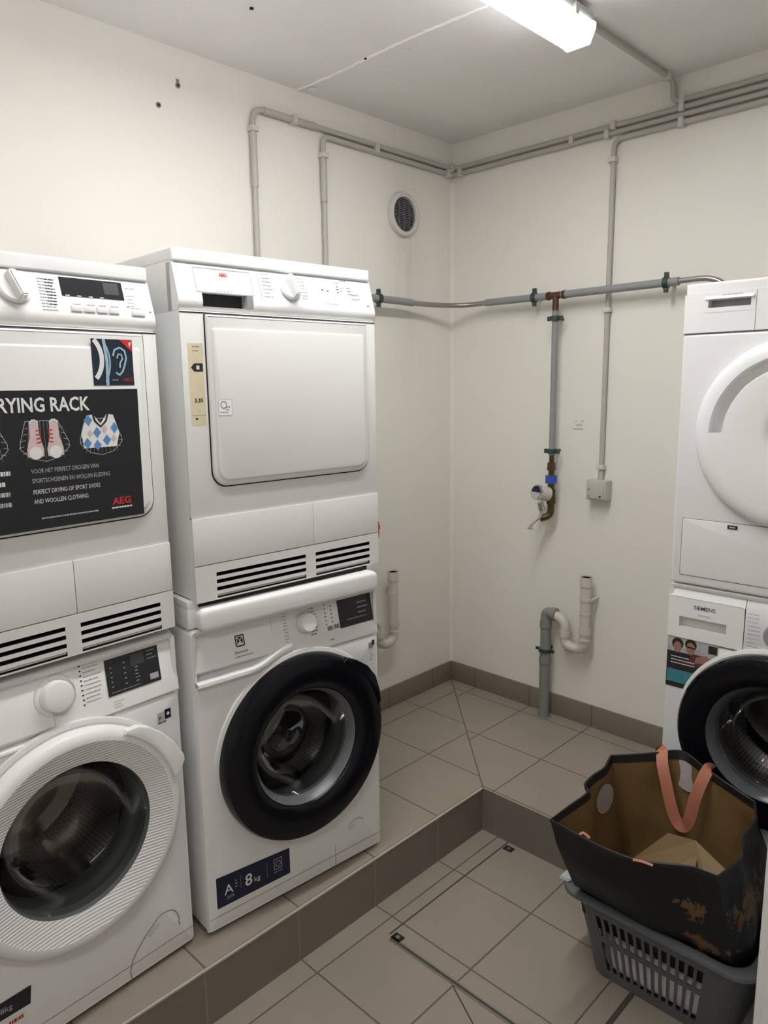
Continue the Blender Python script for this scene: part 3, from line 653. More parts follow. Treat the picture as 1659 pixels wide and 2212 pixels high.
    bmesh.ops.bevel(bm, geom=list(bm.edges), offset=.003, segments=2, affect='EDGES'); bmesh.ops.rotate(bm, verts=bm.verts, matrix=Matrix.Rotation(radians(-14), 3, 'Y'), cent=(0, 0, 0))
    g.addbm(bm, M_plastic, True); k_ = g.build('knob', cp, loc=(kx, yk, kz)); k_.rotation_euler.x = -radians(24)
    if with_display:
        g = MB(); g.rect(.391, .530, .752, .7935-.003, slant(FLO, FHI, .001), M_blackp); g.rect(.486, .520, .762, .787, slant(FLO, FHI, .0014), mat('display_lcd', (.055, .055, .065, 1), .3))
        for k in range(4): g.rect(.398+k*.025, .407+k*.025, .7525, .7545, slant(FLO, FHI, .0016), M_white)
        g.build('display', cp)
        for k in range(4):
            g = MB(); a = .404+k*.0275; x0, x1 = a, a+.024; yb = sf(0, .727)[1]
            g.box(x0, x1, yb-.0045, yb+.006, .7215, .7325, M_plastic, bev=.0015); g.build('button', cp)
        g = MB(); yb = sf(0, .726)[1]; g.box(.540, .572, yb-.0045, yb+.006, .7205, .7305, M_plastic, bev=.0015); g.build('button', cp)
    # door
    g = MB(); x0, x1, z0, z1 = .064, .560, .276, .681
    g.prism(rrect(x0-.003, x1+.003, z0-.003, z1+.001, .040, 8, (1, 1, .1, .1)), -.0012, .002, M_dark)  # dark outline paints the shade in the gap round the door
    g.prism(rrect(x0, x1, z0, z1, .038, 8, (1, 1, .1, .1)), -.0085, .0, fm, bev=.006)
    g.prism(rrect(x0+.012, x1-.012, z0+.012, z1-.030, .03, 8, (1, 1, .3, .3)), -.0125, -.004, fm, bev=.005)
    door = g.build('door', t)
    # lower front with slotted grille
    g = MB(); hl = []
    for k in range(4):
        z = .060-k*.0185; hl += [(.058, .330, z-.0046, z+.0046), (.364, .560, z-.0046, z+.0046)]
    grid_panel(g, .001, W-.001, -.004, .086, -.0035, .03, hl, M_plasticO, M_dark); g.build('grille', t)  # slot walls coloured dark in place of the shade inside
    g = MB(); g.box(.001, .359, -.0035, .002, .088, .2035, fm, bev=.0012); g.build('filter_flap', t)
    g = MB(); g.box(.3605, W-.001, -.0035, .002, .088, .2035, fm, bev=.0012); g.build('lower_panel', t)
    return cp, door

def place(x, y, r): return (x+.6*sin(r), y-.6*cos(r)), pi/2+r

# stack 1 (left, cut by the picture edge)
(px, py), rz = place(.6142, -1.812, .0583)
D1Z = .868
t = thing('tumble_dryer', 'white tumble dryer with black drying rack poster on its door', 'tumble dryer', (px, py, D1Z), rz, 'tumble dryers on top of the washing machines')
cp, door = aeg_dryer(t, True)
py_ = plane_y(-.0132)
g = MB(); g.poly([(.062, .283), (.529, .283), (.533, .562), (.070, .562)], py_, M_poster)
p2 = plane_y(-.0138); p3 = plane_y(-.0142); p4 = plane_y(-.0146)
g.text('DRYING RACK', .208, .5200, .0395, p2, M_white, sx=.80, bold=.0009)
def cage(g, cx, cz, s=1.0):
    pts = [(-.038, .046), (.030, .046), (.052, .0), (.052, -.012), (.030, -.033), (0, -.040), (-.030, -.033), (-.052, -.012), (-.052, .0), (-.038, .046)]
    g.stroke([(cx+a*s, cz+b*s) for a, b in pts], .0012, p2, M_lgrey)
    for k in range(9): a = -.040+k*.010; g.stroke([(cx+a*.75*s, cz+.046*s), (cx+a*s, cz-.034*s)], .0007, p2, M_grey)
    for k in range(5): z = .03-.013*k; wdt = .040+.005*k-(.012 if k == 4 else 0); g.stroke([(cx-wdt*s, cz+z*s), (cx-wdt*.8*s, cz+(z+.003)*s)], .0009, p2, M_lgrey); g.stroke([(cx+wdt*s, cz+z*s), (cx+wdt*.8*s, cz+(z+.003)*s)], .0009, p2, M_lgrey)
cage(g, .196, .458, .95); cage(g, .319, .458, .95); cage(g, .440, .460, .90)
for sx_ in (-1, 1):   # pair of shoes
    cx = .319+sx_*.020
    g.poly([(cx-.016, .430), (cx+.016, .430), (cx+.017, .445), (cx+.010, .470), (cx+.009, .496), (cx+.004, .505), (cx-.004, .505), (cx-.009, .496), (cx-.010, .470), (cx-.017, .445)], p3, M_pink)
    g.poly(arc(cx, .438, .013, 0, 360, 14)[:-1], p4, M_white); g.stroke(arc(cx, .494, .009, 20, 160, 8), .003, p4, M_white)
    for k in range(4): g.stroke([(cx-sx_*.003, .458+k*.008), (cx-sx_*.013, .460+k*.008)], .0025, p4, M_red)
g.poly([(.400, .440), (.474, .440), (.482, .470), (.470, .508), (.455, .510), (.440, .490), (.425, .510), (.410, .508), (.396, .470)], p3, M_white)
for a, b in ((.413, .498), (.431, .472), (.452, .455), (.471, .480), (.408, .450), (.430, .445)):
    g.poly([(a-.009, b), (a, b-.012), (a+.009, b), (a, b+.012)], p4, M_blue)
for a, b in ((.415, .470), (.448, .478), (.468, .458)): g.poly([(a-.007, b), (a, b-.009), (a+.007, b), (a, b+.009)], p4, M_pink)
g.stroke([(.424, .510), (.428, .496), (.440, .484), (.453, .496), (.457, .510)], .004, plane_y(-.0149), M_navy)
for i, s_ in enumerate(('VOOR HET PERFECT DROGEN VAN', 'SPORTSCHOENEN EN WOLLEN KLEDING', 'PERFECT DRYING OF SPORT SHOES', 'AND WOOLLEN CLOTHING')):
    g.text(s_, .286, .3975-i*.0195-(.003 if i > 1 else 0), .0128, p2, M_lgrey if i < 2 else M_white, sx=.70)
for i in range(4): g.marks(.10, .398-i*.0205, 1, .155, .01, p2, M_lgrey if i > 1 else M_white, .0085, jit=.12)
g.text('AEG', .455, .3130, .021, p2, M_red, sx=1.1, bold=.0006); g.marks(.452, .304, 1, .048, .01, p2, M_white, .0035, jit=0); g.marks(.298, .3035, 1, .125, .01, p2, M_lgrey, .003, jit=0)
g.build('poster', door)
g = MB(); g.rect(.433, .527, .570, .667, py_, mat('dark_blue_sticker', (.018, .026, .042, 1), .35))
g.stroke(arc(.395, .625, .060, -42, 42), .010, p2, M_white); g.stroke(arc(.395, .620, .078, -33, 33), .0035, p2, M_lblue)
g.stroke([(.461, .667), (.466, .620), (.464, .570)], .007, p3, M_lblue)
g.stroke([(.480, .632), (.485, .645), (.497, .650), (.508, .643), (.511, .628), (.506, .612), (.501, .600), (.493, .592), (.485, .597)], .0042, p3, M_lblue)
g.stroke([(.489, .627), (.493, .636), (.500, .635), (.502, .626), (.496, .618), (.495, .607)], .0035, p3, M_lblue)
g.poly([(.496, .667), (.527, .667), (.527, .640)], p3, M_red); g.poly([(.518, .660), (.524, .663), (.521, .650)], p4, M_white); g.marks(.475, .580, 1, .02, .01, p3, M_grey, .003); g.text('AEG', .501, .578, .012, p3, M_red)
g.build('sticker', door)

# AEG-type washing machine below it
WC = (.312, .452)
t = thing('washing_machine', 'white washing machine with white porthole door, left edge of the picture', 'washing machine', (px, py, 0), rz, 'washing machines')
shell(t, .012, .848, .58, M_enamel); feet(t)
g = holed_panel(0, W, .012, .700, 0, WC[0], WC[1], .205, M_enamel); g.prism(rrect(.02, W-.02, .0, .012, .001), .02, .05, M_dark)
g.stroke(rrect(.005, W-.005, .052, .0521, 0), .0012, plane_y(-.0004), M_seam); fp = g.build('front_panel', t)
g = MB(); prof = [(.0, .7015), (-.003, .706), (.016, .838), (.022, .847), (.034, .850), (.06, .850), (.06, .7015)]; xsec(g, prof, .292, W-.001, M_plastic)
prof2 = [(.006, .712), (-.002, .722), (.014, .838), (.020, .847), (.034, .850), (.06, .850), (.06, .712)]; xsec(g, prof2, .001, .2905, M_plastic)
W1 = slant((-.003, .706), (.016, .838), .0008); W1d = slant((-.002, .722), (.014, .838), .0008)
g.marks(.366, .832, 10, .043, .0095, W1, M_grey, .0017, jit=.3)
for k in range(9): g.rect(.358, .362, .8285-k*.0108, .8318-k*.0108, W1, M_ink)
g.marks(.428, .726, 3, .026, .006, W1, M_lgrey, .0018); g.marks(.06, .757, 2, .09, .009, W1d, M_lgrey, .0025); g.text('AEG', .13, .80, .02, W1d, M_red, bold=.0006)
cp = g.build('control_panel', t)
g = MB()
g.lathe([(.046, .004), (.046, -.002), (.043, -.003)], 0, 0, M_plasticO, n=48); g.lathe([(.034, .004), (.034, -.018), (.031, -.023), (.026, -.0245), (0, -.026)], 0, 0, M_plastic, n=48)
k_ = g.build('knob', cp, loc=(.300, W1(0, .787)[1], .785)); k_.rotation_euler.x = -radians(8)
g = MB(); g.rect(.417, .552, .742, .826, slant((-.003, .706), (.016, .838), .0016), M_blackp); dsf = slant((-.003, .706), (.016, .838), .002)
g.rect(.480, .515, .795, .821, dsf, mat('display_lcd2', (.06, .055, .06, 1), .3)); g.marks(.522, .818, 3, .024, .009, dsf, M_grey, .0025); g.rect(.524, .546, .750, .764, dsf, M_lgrey)
for k in range(5): g.rect(.428, .432, .805-k*.011, .807-k*.011, dsf, M_lgrey); g.rect(.461, .466, .808-k*.012, .810-k*.012, dsf, M_lgrey)
g.marks(.488, .790, 5, .012, .008, dsf, M_lgrey, .0018); g.marks(.425, .748, 1, .10, .01, dsf, M_grey, .002); g.build('display', cp)
g = MB(); xsec(g, [(.035, .7015), (.030, .712), (.012, .7115), (-.004, .7035), (-.005, .699), (.0, .695), (.035, .695)], .004, .288, M_plastic); g.build('drawer_grip', t)
g = MB(); gsf = plane_y(-.0010); g.rect(.553, .570, .640, .664, gsf, M_navy); g.rect(.533, .5535, .636, .661, gsf, M_lgrey); g.text('P', .536, .641, .015, plane_y(-.0014), M_navy); g.poly([(.557, .652), (.562, .647), (.567, .652), (.562, .658)], plane_y(-.0014), M_white); g.marks(.535, .633, 1, .03, .01, gsf, M_navy, .003); g.build('sticker', fp)
g = MB(); g.poly([(.020, .122), (.182, .120), (.187, .162), (.020, .160)], gsf, M_ink); g.text('8kg', .12, .135, .018, plane_y(-.0014), M_lgrey); g.rect(.02, .17, .075, .112, gsf, M_white); g.marks(.135, .098, 1, .03, .01, plane_y(-.0014), M_red, .009, jit=0); g.build('sticker', fp)
g = MB(); ff = plane_y(-.0012); fpt = [(.556, .078)]+arc(.514, .098, .040, -15, 130, 14)+[(.462, .108), (.436, .084), (.421, .062), (.414, .040), (.416, .016)]
g.stroke(fpt, .0018, ff, M_seam); g.stroke([(.468, .103), (.486, .118), (.500, .120), (.490, .110), (.472, .098), (.468, .103)], .0012, ff, M_grey); g.build('filter_flap', fp)
# door
g = MB(); cx, cz = WC
g.lathe([(.268, .001), (.266, -.010), (.258, -.013), (.250, -.010)], cx, cz, M_plasticO, n=96)
g.lathe([(.252, -.008), (.251, -.026), (.244, -.036), (.232, -.040), (.224, -.040)], cx, cz, M_plastic, n=96)
g.lathe([(.224, -.040), (.214, -.0365), (.172, -.022)], cx, cz, M_ridge, n=96)
g.lathe([(.172, -.022), (.168, -.010), (.166, .01)], cx, cz, M_gasket, n=96)
door = g.build('door', t)
hp = arc(cx, cz, .238, 62, 14, 14); ho = [(cx+r_*cos(radians(a_)), cz+r_*sin(radians(a_))) for a_, r_ in ((15, .256), (19, .276), (22, .280), (32, .277), (41, .274), (50, .270), (56, .264), (62, .248))]
g = MB(); g.prism(hp+ho, -.046, -.030, M_plastic, bev=.003); g.build('handle', door)
glass_bowl(door, cx, cz, .168, M_glassd, y0=-.012, depth=.088); drum(t, cx, cz)

# stack 2
(px, py), rz = place(.6818, -1.1858, -.0826)
t = thing('washing_machine', 'white washing machine with large black porthole door, under the plain white dryer', 'washing machine', (px, py, 0), rz, 'washing machines')
WC = (.314, .447)
shell(t, .012, .842, .58, M_enamel); feet(t)
g = holed_panel(0, W, .012, .700, 0, WC[0], WC[1], .205, M_enamel)
g.stroke(rrect(.005, W-.005, .050, .0501, 0), .0012, plane_y(-.0004), M_seam); g.stroke([(.418, .012), (.418, .083)], .0012, plane_y(-.0006), M_seam)
g.stroke(arc(.50, .098, .036, 40, 150, 8), .0014, plane_y(-.0006), M_seam); g.stroke([(.472, .107), (.484, .118), (.494, .118), (.48, .108)], .0012, plane_y(-.0006), M_grey); fp = g.build('front_panel', t)
g = MB(); prof = [(.0, .7015), (-.002, .706), (.026, .832), (.034, .840), (.06, .840), (.06, .7015)]; xsec(g, prof, .240, W-.001, M_plastic)
cpg = g
g = MB(); xsec(g, [(.008, .728), (.001, .735), (.026, .832), (.034, .840), (.06, .840), (.06, .722)], .002, .2385, M_plastic)
W2 = slant((-.002, .706), (.026, .832), .0009); W2b = slant((-.002, .706), (.026, .832), .0018); W2c = slant((-.002, .706), (.026, .832), .0024)
W2d = slant((-.001, .730), (.026, .832), .0009); W2e = slant((-.001, .730), (.026, .832), .0014)
lx, lz = .140, .778
g.stroke(rrect(lx-.012, lx+.012, lz-.006, lz+.020, .002), .003, W2d, M_ink, closed=True); g.poly([(lx-.008, lz-.002), (lx-.001, lz+.007), (lx-.008, lz+.016)], W2e, M_ink); g.poly([(lx+.008, lz-.002), (lx+.001, lz+.007), (lx+.008, lz+.016)], W2e, M_ink); g.poly([(lx-.006, lz+.017), (lx, lz+.009), (lx+.006, lz+.017)], W2e, M_ink)
g.text('Electrolux', lx, lz-.0235, .0095, W2d, M_ink, 'CENTER'); g.marks(lx-.02, .745, 1, .055, .01, W2d, M_grey, .0025, jit=0); dw = g.build('detergent_drawer', t)
g = cpg; g.marks(.290, .822, 11, .018, .0085, W2, M_lgrey, .003, align=1); g.marks(.362, .826, 10, .026, .0088, W2, M_grey, .003)
for k in range(6): g.rect(.415, .4185, .818-k*.011, .8215-k*.011, W2, M_ink); g.rect(.437, .4405, .822-k*.011, .8255-k*.011, W2, M_ink)
g.rect(.418, .436, .7465, .7585, W2, M_grey); g.rect(.441, .459, .7475, .7595, W2, M_grey); g.marks(.42, .719, 1, .022, .01, W2, M_grey, .004); cp = g.build('control_panel', t)
g = MB(); g.rect(.462, .592, .744, .8375, W2b, M_blackp); g.marks(.532, .802, 3, .04, .014, W2c, M_grey, .004, jit=.6); g.marks(.49, .762, 1, .07, .01, W2c, M_grey, .003, jit=0); g.build('display', cp)
g = MB(); g.lathe([(.027, .006), (.027, -.020), (.024, -.026), (.019, -.027), (0, -.028)], 0, 0, M_plastic, n=44); g.lathe([(.033, .004), (.033, 0), (.03, -.001)], 0, 0, M_plasticO, n=44)
k_ = g.build('knob', cp, loc=(.345, W2(0, .785)[1], .787)); k_.rotation_euler.x = -radians(12)
# scooped drawer grip band that swings up to the right
g = MB(); n = 16; vs = []; fs = []
for i in range(n+1):
    x = .006+.285*i/n; s_ = max(0, (i/n-.55)/.45); up = .035*s_*s_*(3-2*s_)
    for (y, z) in ((.040, .729), (.030, .718), (.012, .711), (-.002, .712), (-.010, .709), (-.011, .701), (-.006, .693), (.0, .690)): vs.append((x, y*(1-.75*s_)-.0005, z-.002+up*(1 if z > .70 else .8)))
for i in range(n):
    for k in range(7): fs.append((i*8+k, (i+1)*8+k, (i+1)*8+k+1, i*8+k+1))
g.add(vs, fs, M_plastic, True); g.build('drawer_grip', t)
g = MB(); gsf = plane_y(-.001); g.rect(.560, .577, .660, .678, gsf, M_grey); g.rect(.572, .582, .668, .684, plane_y(-.0014), M_ink); g.marks(.562, .652, 2, .02, .008, gsf, M_lgrey, .003); g.stroke(arc(.571, .634, .006, 0, 360, 12), .0018, gsf, M_grey); g.marks(.562, .622, 1, .018, .01, gsf, M_grey, .003); g.build('sticker', fp)
g = MB(); p1 = plane_y(-.0014); g.poly([(.028, .073), (.257, .070), (.257, .148), (.028, .162)], gsf, M_navy)
g.text('A', .050, .103, .040, p1, M_white); g.text('-20%', .052, .088, .014, p1, M_lgrey); g.marks(.083, .130, 3, .008, .009, p1, M_lgrey, .003)
g.stroke([(.100, .100), (.100, .140)], .001, p1, M_grey); g.text('8', .112, .098, .048, p1, M_white, bold=.0006); g.text('kg', .140, .099, .022, p1, M_white)
g.stroke([(.182, .092), (.182, .138)], .001, p1, M_grey); g.stroke(rrect(.205, .230, .103, .134, .002), .0018, p1, M_lgrey, closed=True); g.stroke(rrect(.211, .225, .110, .126, .006), .0018, p1, M_lgrey, closed=True); g.marks(.203, .093, 1, .030, .01, p1, M_grey, .003, jit=0); g.build('energy_sticker', fp)
g = MB(); cx, cz = WC
g.lathe([(.274, .0008), (.272, -.004), (.262, -.006)], cx, cz, M_enamelG, n=96)
g.lathe([(.262, -.004), (.2625, -.030), (.257, -.042), (.246, -.047), (.190, -.044), (.172, -.038), (.166, -.030), (.164, .006)], cx, cz, M_black, n=110); door = g.build('door', t)
g = MB(); g.lathe([(.1655, -.030), (.162, -.024), (.152, -.006), (.149, .006)], cx, cz, mat('grey_bezel', (.15, .155, .16, 1), .3), n=96); g.build('bezel', door)
hp = arc(cx, cz, .245, 62, 12, 12); ho = [(cx+r_*cos(radians(a_)), cz+r_*sin(radians(a_))) for a_, r_ in ((14, .262), (22, .268), (32, .276), (42, .276), (52, .269), (60, .262))]
g = MB(); g.prism(hp+ho, -.0475, -.030, M_black, bev=.003); g.build('handle', door)
glass_bowl(door, cx, cz, .151, M_glassd, y0=-.004, depth=.085); drum(t, cx, cz)

t = thing('stacking_kit', 'white stacking frame with pull-out shelf between black-door washer and dryer', 'stacking kit', (px, py, .8455), rz)
g = MB(); g.box(.0, W, .012, .585, .0, .052, M_enamel, bev=.004); g.box(.03, W-.03, .010, .10, .05, .0705, M_dark); g.box(0, .03, .012, .585, .05, .0705, M_enamel, bev=.002); g.box(W-.03, W, .012, .585, .05, .0705, M_enamel, bev=.002); g.build('frame', t)
g = MB(); g.prism(rrect(.016, .582, -.003, .0535, .018, 6), -.026, .012, M_plastic, bev=.011, seg=4)
g.build('pull_out_shelf', t)

r2 = -.0547; (px, py), rz = place(.6733, -1.1704, r2)
t = thing('tumble_dryer', 'plain white tumble dryer with yellowed label strip, beside the pipes', 'tumble dryer', (px, py, .9175), rz, 'tumble dryers on top of the washing machines')
cp, door = aeg_dryer(t, False)
g = MB(); sfp = plane_y(-.0006); q1 = plane_y(-.001); q2 = plane_y(-.0014); zb = -.915
g.rect(.016, .055, 1.340+zb, 1.530+zb, plane_y(-.0003), M_beige)
for z, h in ((1.520, .004), (1.511, .003)): g.marks(.028, z+zb, 1, .018, .01, plane_y(-.0006), M_grey, h, jit=0)
g.poly([(.022, 1.4745+zb), (.031, 1.484+zb), (.053, 1.484+zb), (.053, 1.465+zb), (.031, 1.465+zb)], plane_y(-.0006), M_ink); g.rect(.036, .044, 1.470+zb, 1.479+zb, plane_y(-.001), M_white)
g.text('3.35', .027, 1.394+zb, .013, plane_y(-.0006), M_ink, bold=.0004); g.marks(.038, 1.372+zb, 1, .006, .01, plane_y(-.0006), M_grey, .004); g.marks(.027, 1.354+zb, 1, .008, .01, plane_y(-.0006), M_ink, .004, jit=0); g.marks(.040, 1.352+zb, 1, .010, .01, plane_y(-.0006), M_beige, .003)
g.stroke([(.018, 1.364+zb), (.053, 1.364+zb)], .0008, plane_y(-.0006), M_grey); g.build('label_strip', t)
g = MB(); dy = plane_y(-.0130); dy2 = plane_y(-.0134); g.rect(.082, .119, 1.362+zb, 1.400+zb, dy, M_plastic); g.stroke(rrect(.082, .119, 1.362+zb, 1.400+zb, .001), .0007, dy2, M_lgrey, closed=True)
g.stroke(arc(.096, 1.387+zb, .008, 0, 360, 16), .0022, dy2, M_grey); g.marks(.101, 1.380+zb, 2, .013, .006, dy2, M_grey, .003); g.marks(.086, 1.368+zb, 1, .028, .006, dy2, M_lgrey, .003); g.build('sticker', door)

# ------------------------------------------------------------------ stack 3 against the back wall
SX, SY, SR = 1.309, -.6016, .0132
t = thing('washing_machine', 'white washing machine with black porthole door, behind the black bag', 'washing machine', (SX, SY, 0), SR, 'washing machines')
WC = (.302, .450)
shell(t, .012, .850, .585, M_enamel); feet(t)
g = holed_panel(0, W, .012, .688, 0, WC[0], WC[1], .205, M_enamel); g.box(.003, W-.003, -.0005, .003, .687, .6905, M_seam); fp = g.build('front_panel', t)
g = MB()
prof = [(.0, .690), (-.002, .694), (.001, .812), (.010, .838), (.022, .848), (.05, .850), (.06, .850), (.06, .690)]; xsec(g, prof, .2135, W-.001, M_plastic); cpg = g
W3 = plane_y(-.0030); W3b = plane_y(-.0034)
g = MB(); hx0, hx1, hz0, hz1 = .034, .166, .724, .755
grid_panel(g, .001, .2115, .690, .812, -.0016, .022, [(hx0, hx1, hz0, hz1)], M_plastic, M_plasticO)
g.rect(hx0, hx1, hz0, hz1, plane_y(.0215), M_plasticO); xsec(g, [(.001, .812), (.010, .838), (.022, .848), (.05, .850), (.05, .812)], .001, .2115, M_plastic); g.stroke([(0.004, .8125), (.208, .8125)], .001, plane_y(-.0018), M_seam)
g.text('SIEMENS', .104, .783, .0165, plane_y(-.0024), M_ink, 'CENTER', bold=.0001); g.marks(.088, .766, 1, .032, .01, plane_y(-.0024), M_lgrey, .003, jit=0); dw = g.build('detergent_drawer', t)
g = cpg; g.marks(.222, .800, 9, .034, .0115, W3, M_lgrey, .0025); g.stroke([(.2125, .692), (.2125, .812)], .0018, plane_y(-.0005), M_dark); cp = g.build('control_panel', t)
g = MB(); g.lathe([(.036, .002), (.034, -.024), (.030, -.029), (0, -.030)], 0, 0, M_knobg, n=48); g.build('knob', cp, loc=(.302, -.002, .756))
# photograph sticker (trimmed round the door)
def cut(x, z):   # right border of the sticker
    dz = z-WC[1]; lim = WC[0]-sqrt(max(.258**2-dz*dz, 0)) if abs(dz) < .258 else 1
    return min(x, lim)
g = MB(); s1 = plane_y(-.0012)
def band(z0, z1, xl, xr, surf, m, n=6):
    for k in range(n):
        a, b = z0+(z1-z0)*k/n, z0+(z1-z0)*(k+1)/n
        g.poly([(xl, a), (cut(xr, a), a), (cut(xr, b), b), (xl, b)], surf, m)
grey_p = mat('grey_photo_print', (.42, .43, .43, 1), .5, var=.5, scale=40); dark_p = mat('dark_photo_print', (.025, .02, .022, 1), .5, var=.4, scale=40)
band(.535, .688, .004, .148, s1, dark_p, 16); band(.645, .688, .004, .148, plane_y(-.0015), grey_p, 5); band(.550, .590, .006, .10, plane_y(-.0015), M_teal, 5)
s2_ = plane_y(-.0018)
g.poly([(.004, .610), (.030, .645), (.052, .640), (.062, .615)], plane_y(-.0016), dark_p); g.poly([(.060, .612), (.078, .648), (.120, .648), (.136, .612)], plane_y(-.0016), mat('maroon_print', (.12, .035, .035, 1), .5, var=.3, scale=60))
for (a, b, rx_, rz_) in ((.034, .670, .017, .018), (.072, .674, .017, .017)): g.poly([(a+rx_*cos(q*pi/6), b+rz_*sin(q*pi/6)) for q in range(12)], plane_y(-.0017), M_ink)
for (a, b, rx_, rz_) in ((.034, .660, .012, .017), (.072, .662, .013, .019)): g.poly([(a+rx_*cos(q*pi/6), b+rz_*sin(q*pi/6)) for q in range(12)], s2_, M_skin)
g.poly([(.088, .640), (.118, .652), (.128, .640), (.110, .625), (.085, .622)], s2_, M_skin); g.poly([(.060, .669), (.085, .667), (.085, .662), (.060, .664)], plane_y(-.002), M_ink); g.rect(.10, .118, .655, .684, s2_, M_lgrey); g.rect(.122, .146, .66, .684, s2_, dark_p)
g.marks(.016, .628, 3, .075, .0095, plane_y(-.002), M_white, .003); g.build('photo_sticker', fp)
g = MB(); cx, cz = WC
g.lathe([(.260, .0006), (.259, -.006), (.250, -.010), (.244, -.008)], cx, cz, M_plasticO, n=96)
g.lathe([(.245, -.006), (.246, -.030), (.240, -.040), (.230, -.043), (.185, -.040), (.166, -.036), (.163, .006)], cx, cz, M_black, n=110); door = g.build('door', t)
g = MB(); g.lathe([(.164, -.034), (.160, -.026), (.152, -.018), (.150, -.008), (.142, .004)], cx, cz, mat('smoky_bezel', (.10, .11, .12, 1), .25), n=96); g.build('bezel', door)
glass_bowl(door, cx, cz, .146, M_glassd, y0=-.006, depth=.09); drum(t, cx, cz)

t = thing('tumble_dryer', 'white tumble dryer with large round white door, right of the pipes', 'tumble dryer', (SX, SY, .853), SR, 'tumble dryers on top of the washing machines')
zb = -.853
shell(t, 0, .808, .585, M_enamel, name='body')
g = MB(); g.box(0, W, .006, .585, .808, .838, M_enamel, bev=.006, seg=3); g.build('worktop', t)
g = MB(); g.prism(rrect(0, W, .0, .704, .010, 5), -.0015, .012, M_enamel, bev=.008); g.box(.002, W-.002, -.0018, .004, .7035, .7062, M_seam); fp = g.build('front_panel', t)
g = MB(); grid_panel(g, .186, W-.001, .706, .808, -.0025, .012, [], M_plastic, M_plastic); g.build('control_panel', t)
g = MB(); grid_panel(g, .001, .1845, .706, .808, -.0025, .022, [(.064, .172, .770, .790)], M_plastic, M_plasticO); g.rect(.064, .172, .770, .790, plane_y(.0215), M_knobg)
xsec(g, [(-.0025, .790), (-.009, .792), (-.004, .797), (-.0025, .800)], .056, .180, M_plastic); g.poly([(.052, .758), (.186-.004, .758), (.172, .770), (.064, .770)], plane_y(-.0032), M_plastic)
g.marks(.100, .800, 1, .055, .01, plane_y(-.0032), M_lgrey, .0025, jit=0); g.build('water_drawer', t)
g = MB(); g.prism(rrect(.027, W-.027, .026, .193, .003), -.0022, .004, M_seam); g.prism(rrect(.0285, W-.0285, .0275, .1915, .003), -.0035, .004, M_enamel, bev=.001); fl = g.build('lower_flap', t)
g = MB(); g.prism(rrect(.152, .178, .176, .1865, .001), -.006, -.002, M_ink, bev=.001); g.rect(.157, .173, .179, .183, plane_y(-.0064), M_lgrey); g.build('latch', fl)
# round door with a curved grip channel
cx, cz = .303, 1.292+zb
g = MB()
def dsector(prof, a0, a1, n): g.lathe(prof, cx, cz, M_plastic, n=n, a0=radians(a0), a1=radians(a1))
out_ = [(.248, .0), (.2475, -.018), (.243, -.028), (.232, -.036), (.215, -.040), (.205, -.041)]
in_ = [(.168, -.043), (.150, -.044), (.08, -.042), (.062, -.0405), (.058, -.037), (.0, -.036)]
g.lathe(out_, cx, cz, M_plastic, n=120)
g.lathe(in_, cx, cz, M_plastic, n=120)
A0, A1 = 62, 180
dsector([(.205, -.041), (.168, -.043)], A1, A0+360, 80)
dsector([(.205, -.041), (.2045, -.006), (.201, -.003), (.180, -.003), (.173, -.030), (.168, -.043)], A0, A1, 60)
for a in (A0, A1):
    P = [(.205, -.041), (.2045, -.006), (.201, -.003), (.180, -.003), (.173, -.030), (.168, -.043)]
    g.add([(cx+r_*cos(radians(a)), y, cz+r_*sin(radians(a))) for r_, y in P], [tuple(range(6))], M_plastic)
door = g.build('door', t)

# ------------------------------------------------------------------ white cabinet cut by the right edge
t = thing('white_cabinet', 'white upright cabinet side cut off by the right edge, beside the basket', 'cabinet', (1.812, -1.32, LOW))
g = MB(); g.box(0, .60, 0, .55, .03, .86, M_enamel, bev=.010, seg=3); g.box(.03, .57, .03, .52, 0, .03, M_dark); g.build('body', t)
g = MB(); g.box(.02, .58, -.016, -.001, .06, .84, M_enamel, bev=.005); d_ = g.build('door', t)
g = MB(); g.tube(bend([(.53, -.016, .50), (.53, -.045, .50), (.53, -.045, .64), (.53, -.016, .64)], .01), .006, M_chrome); g.build('handle', d_)

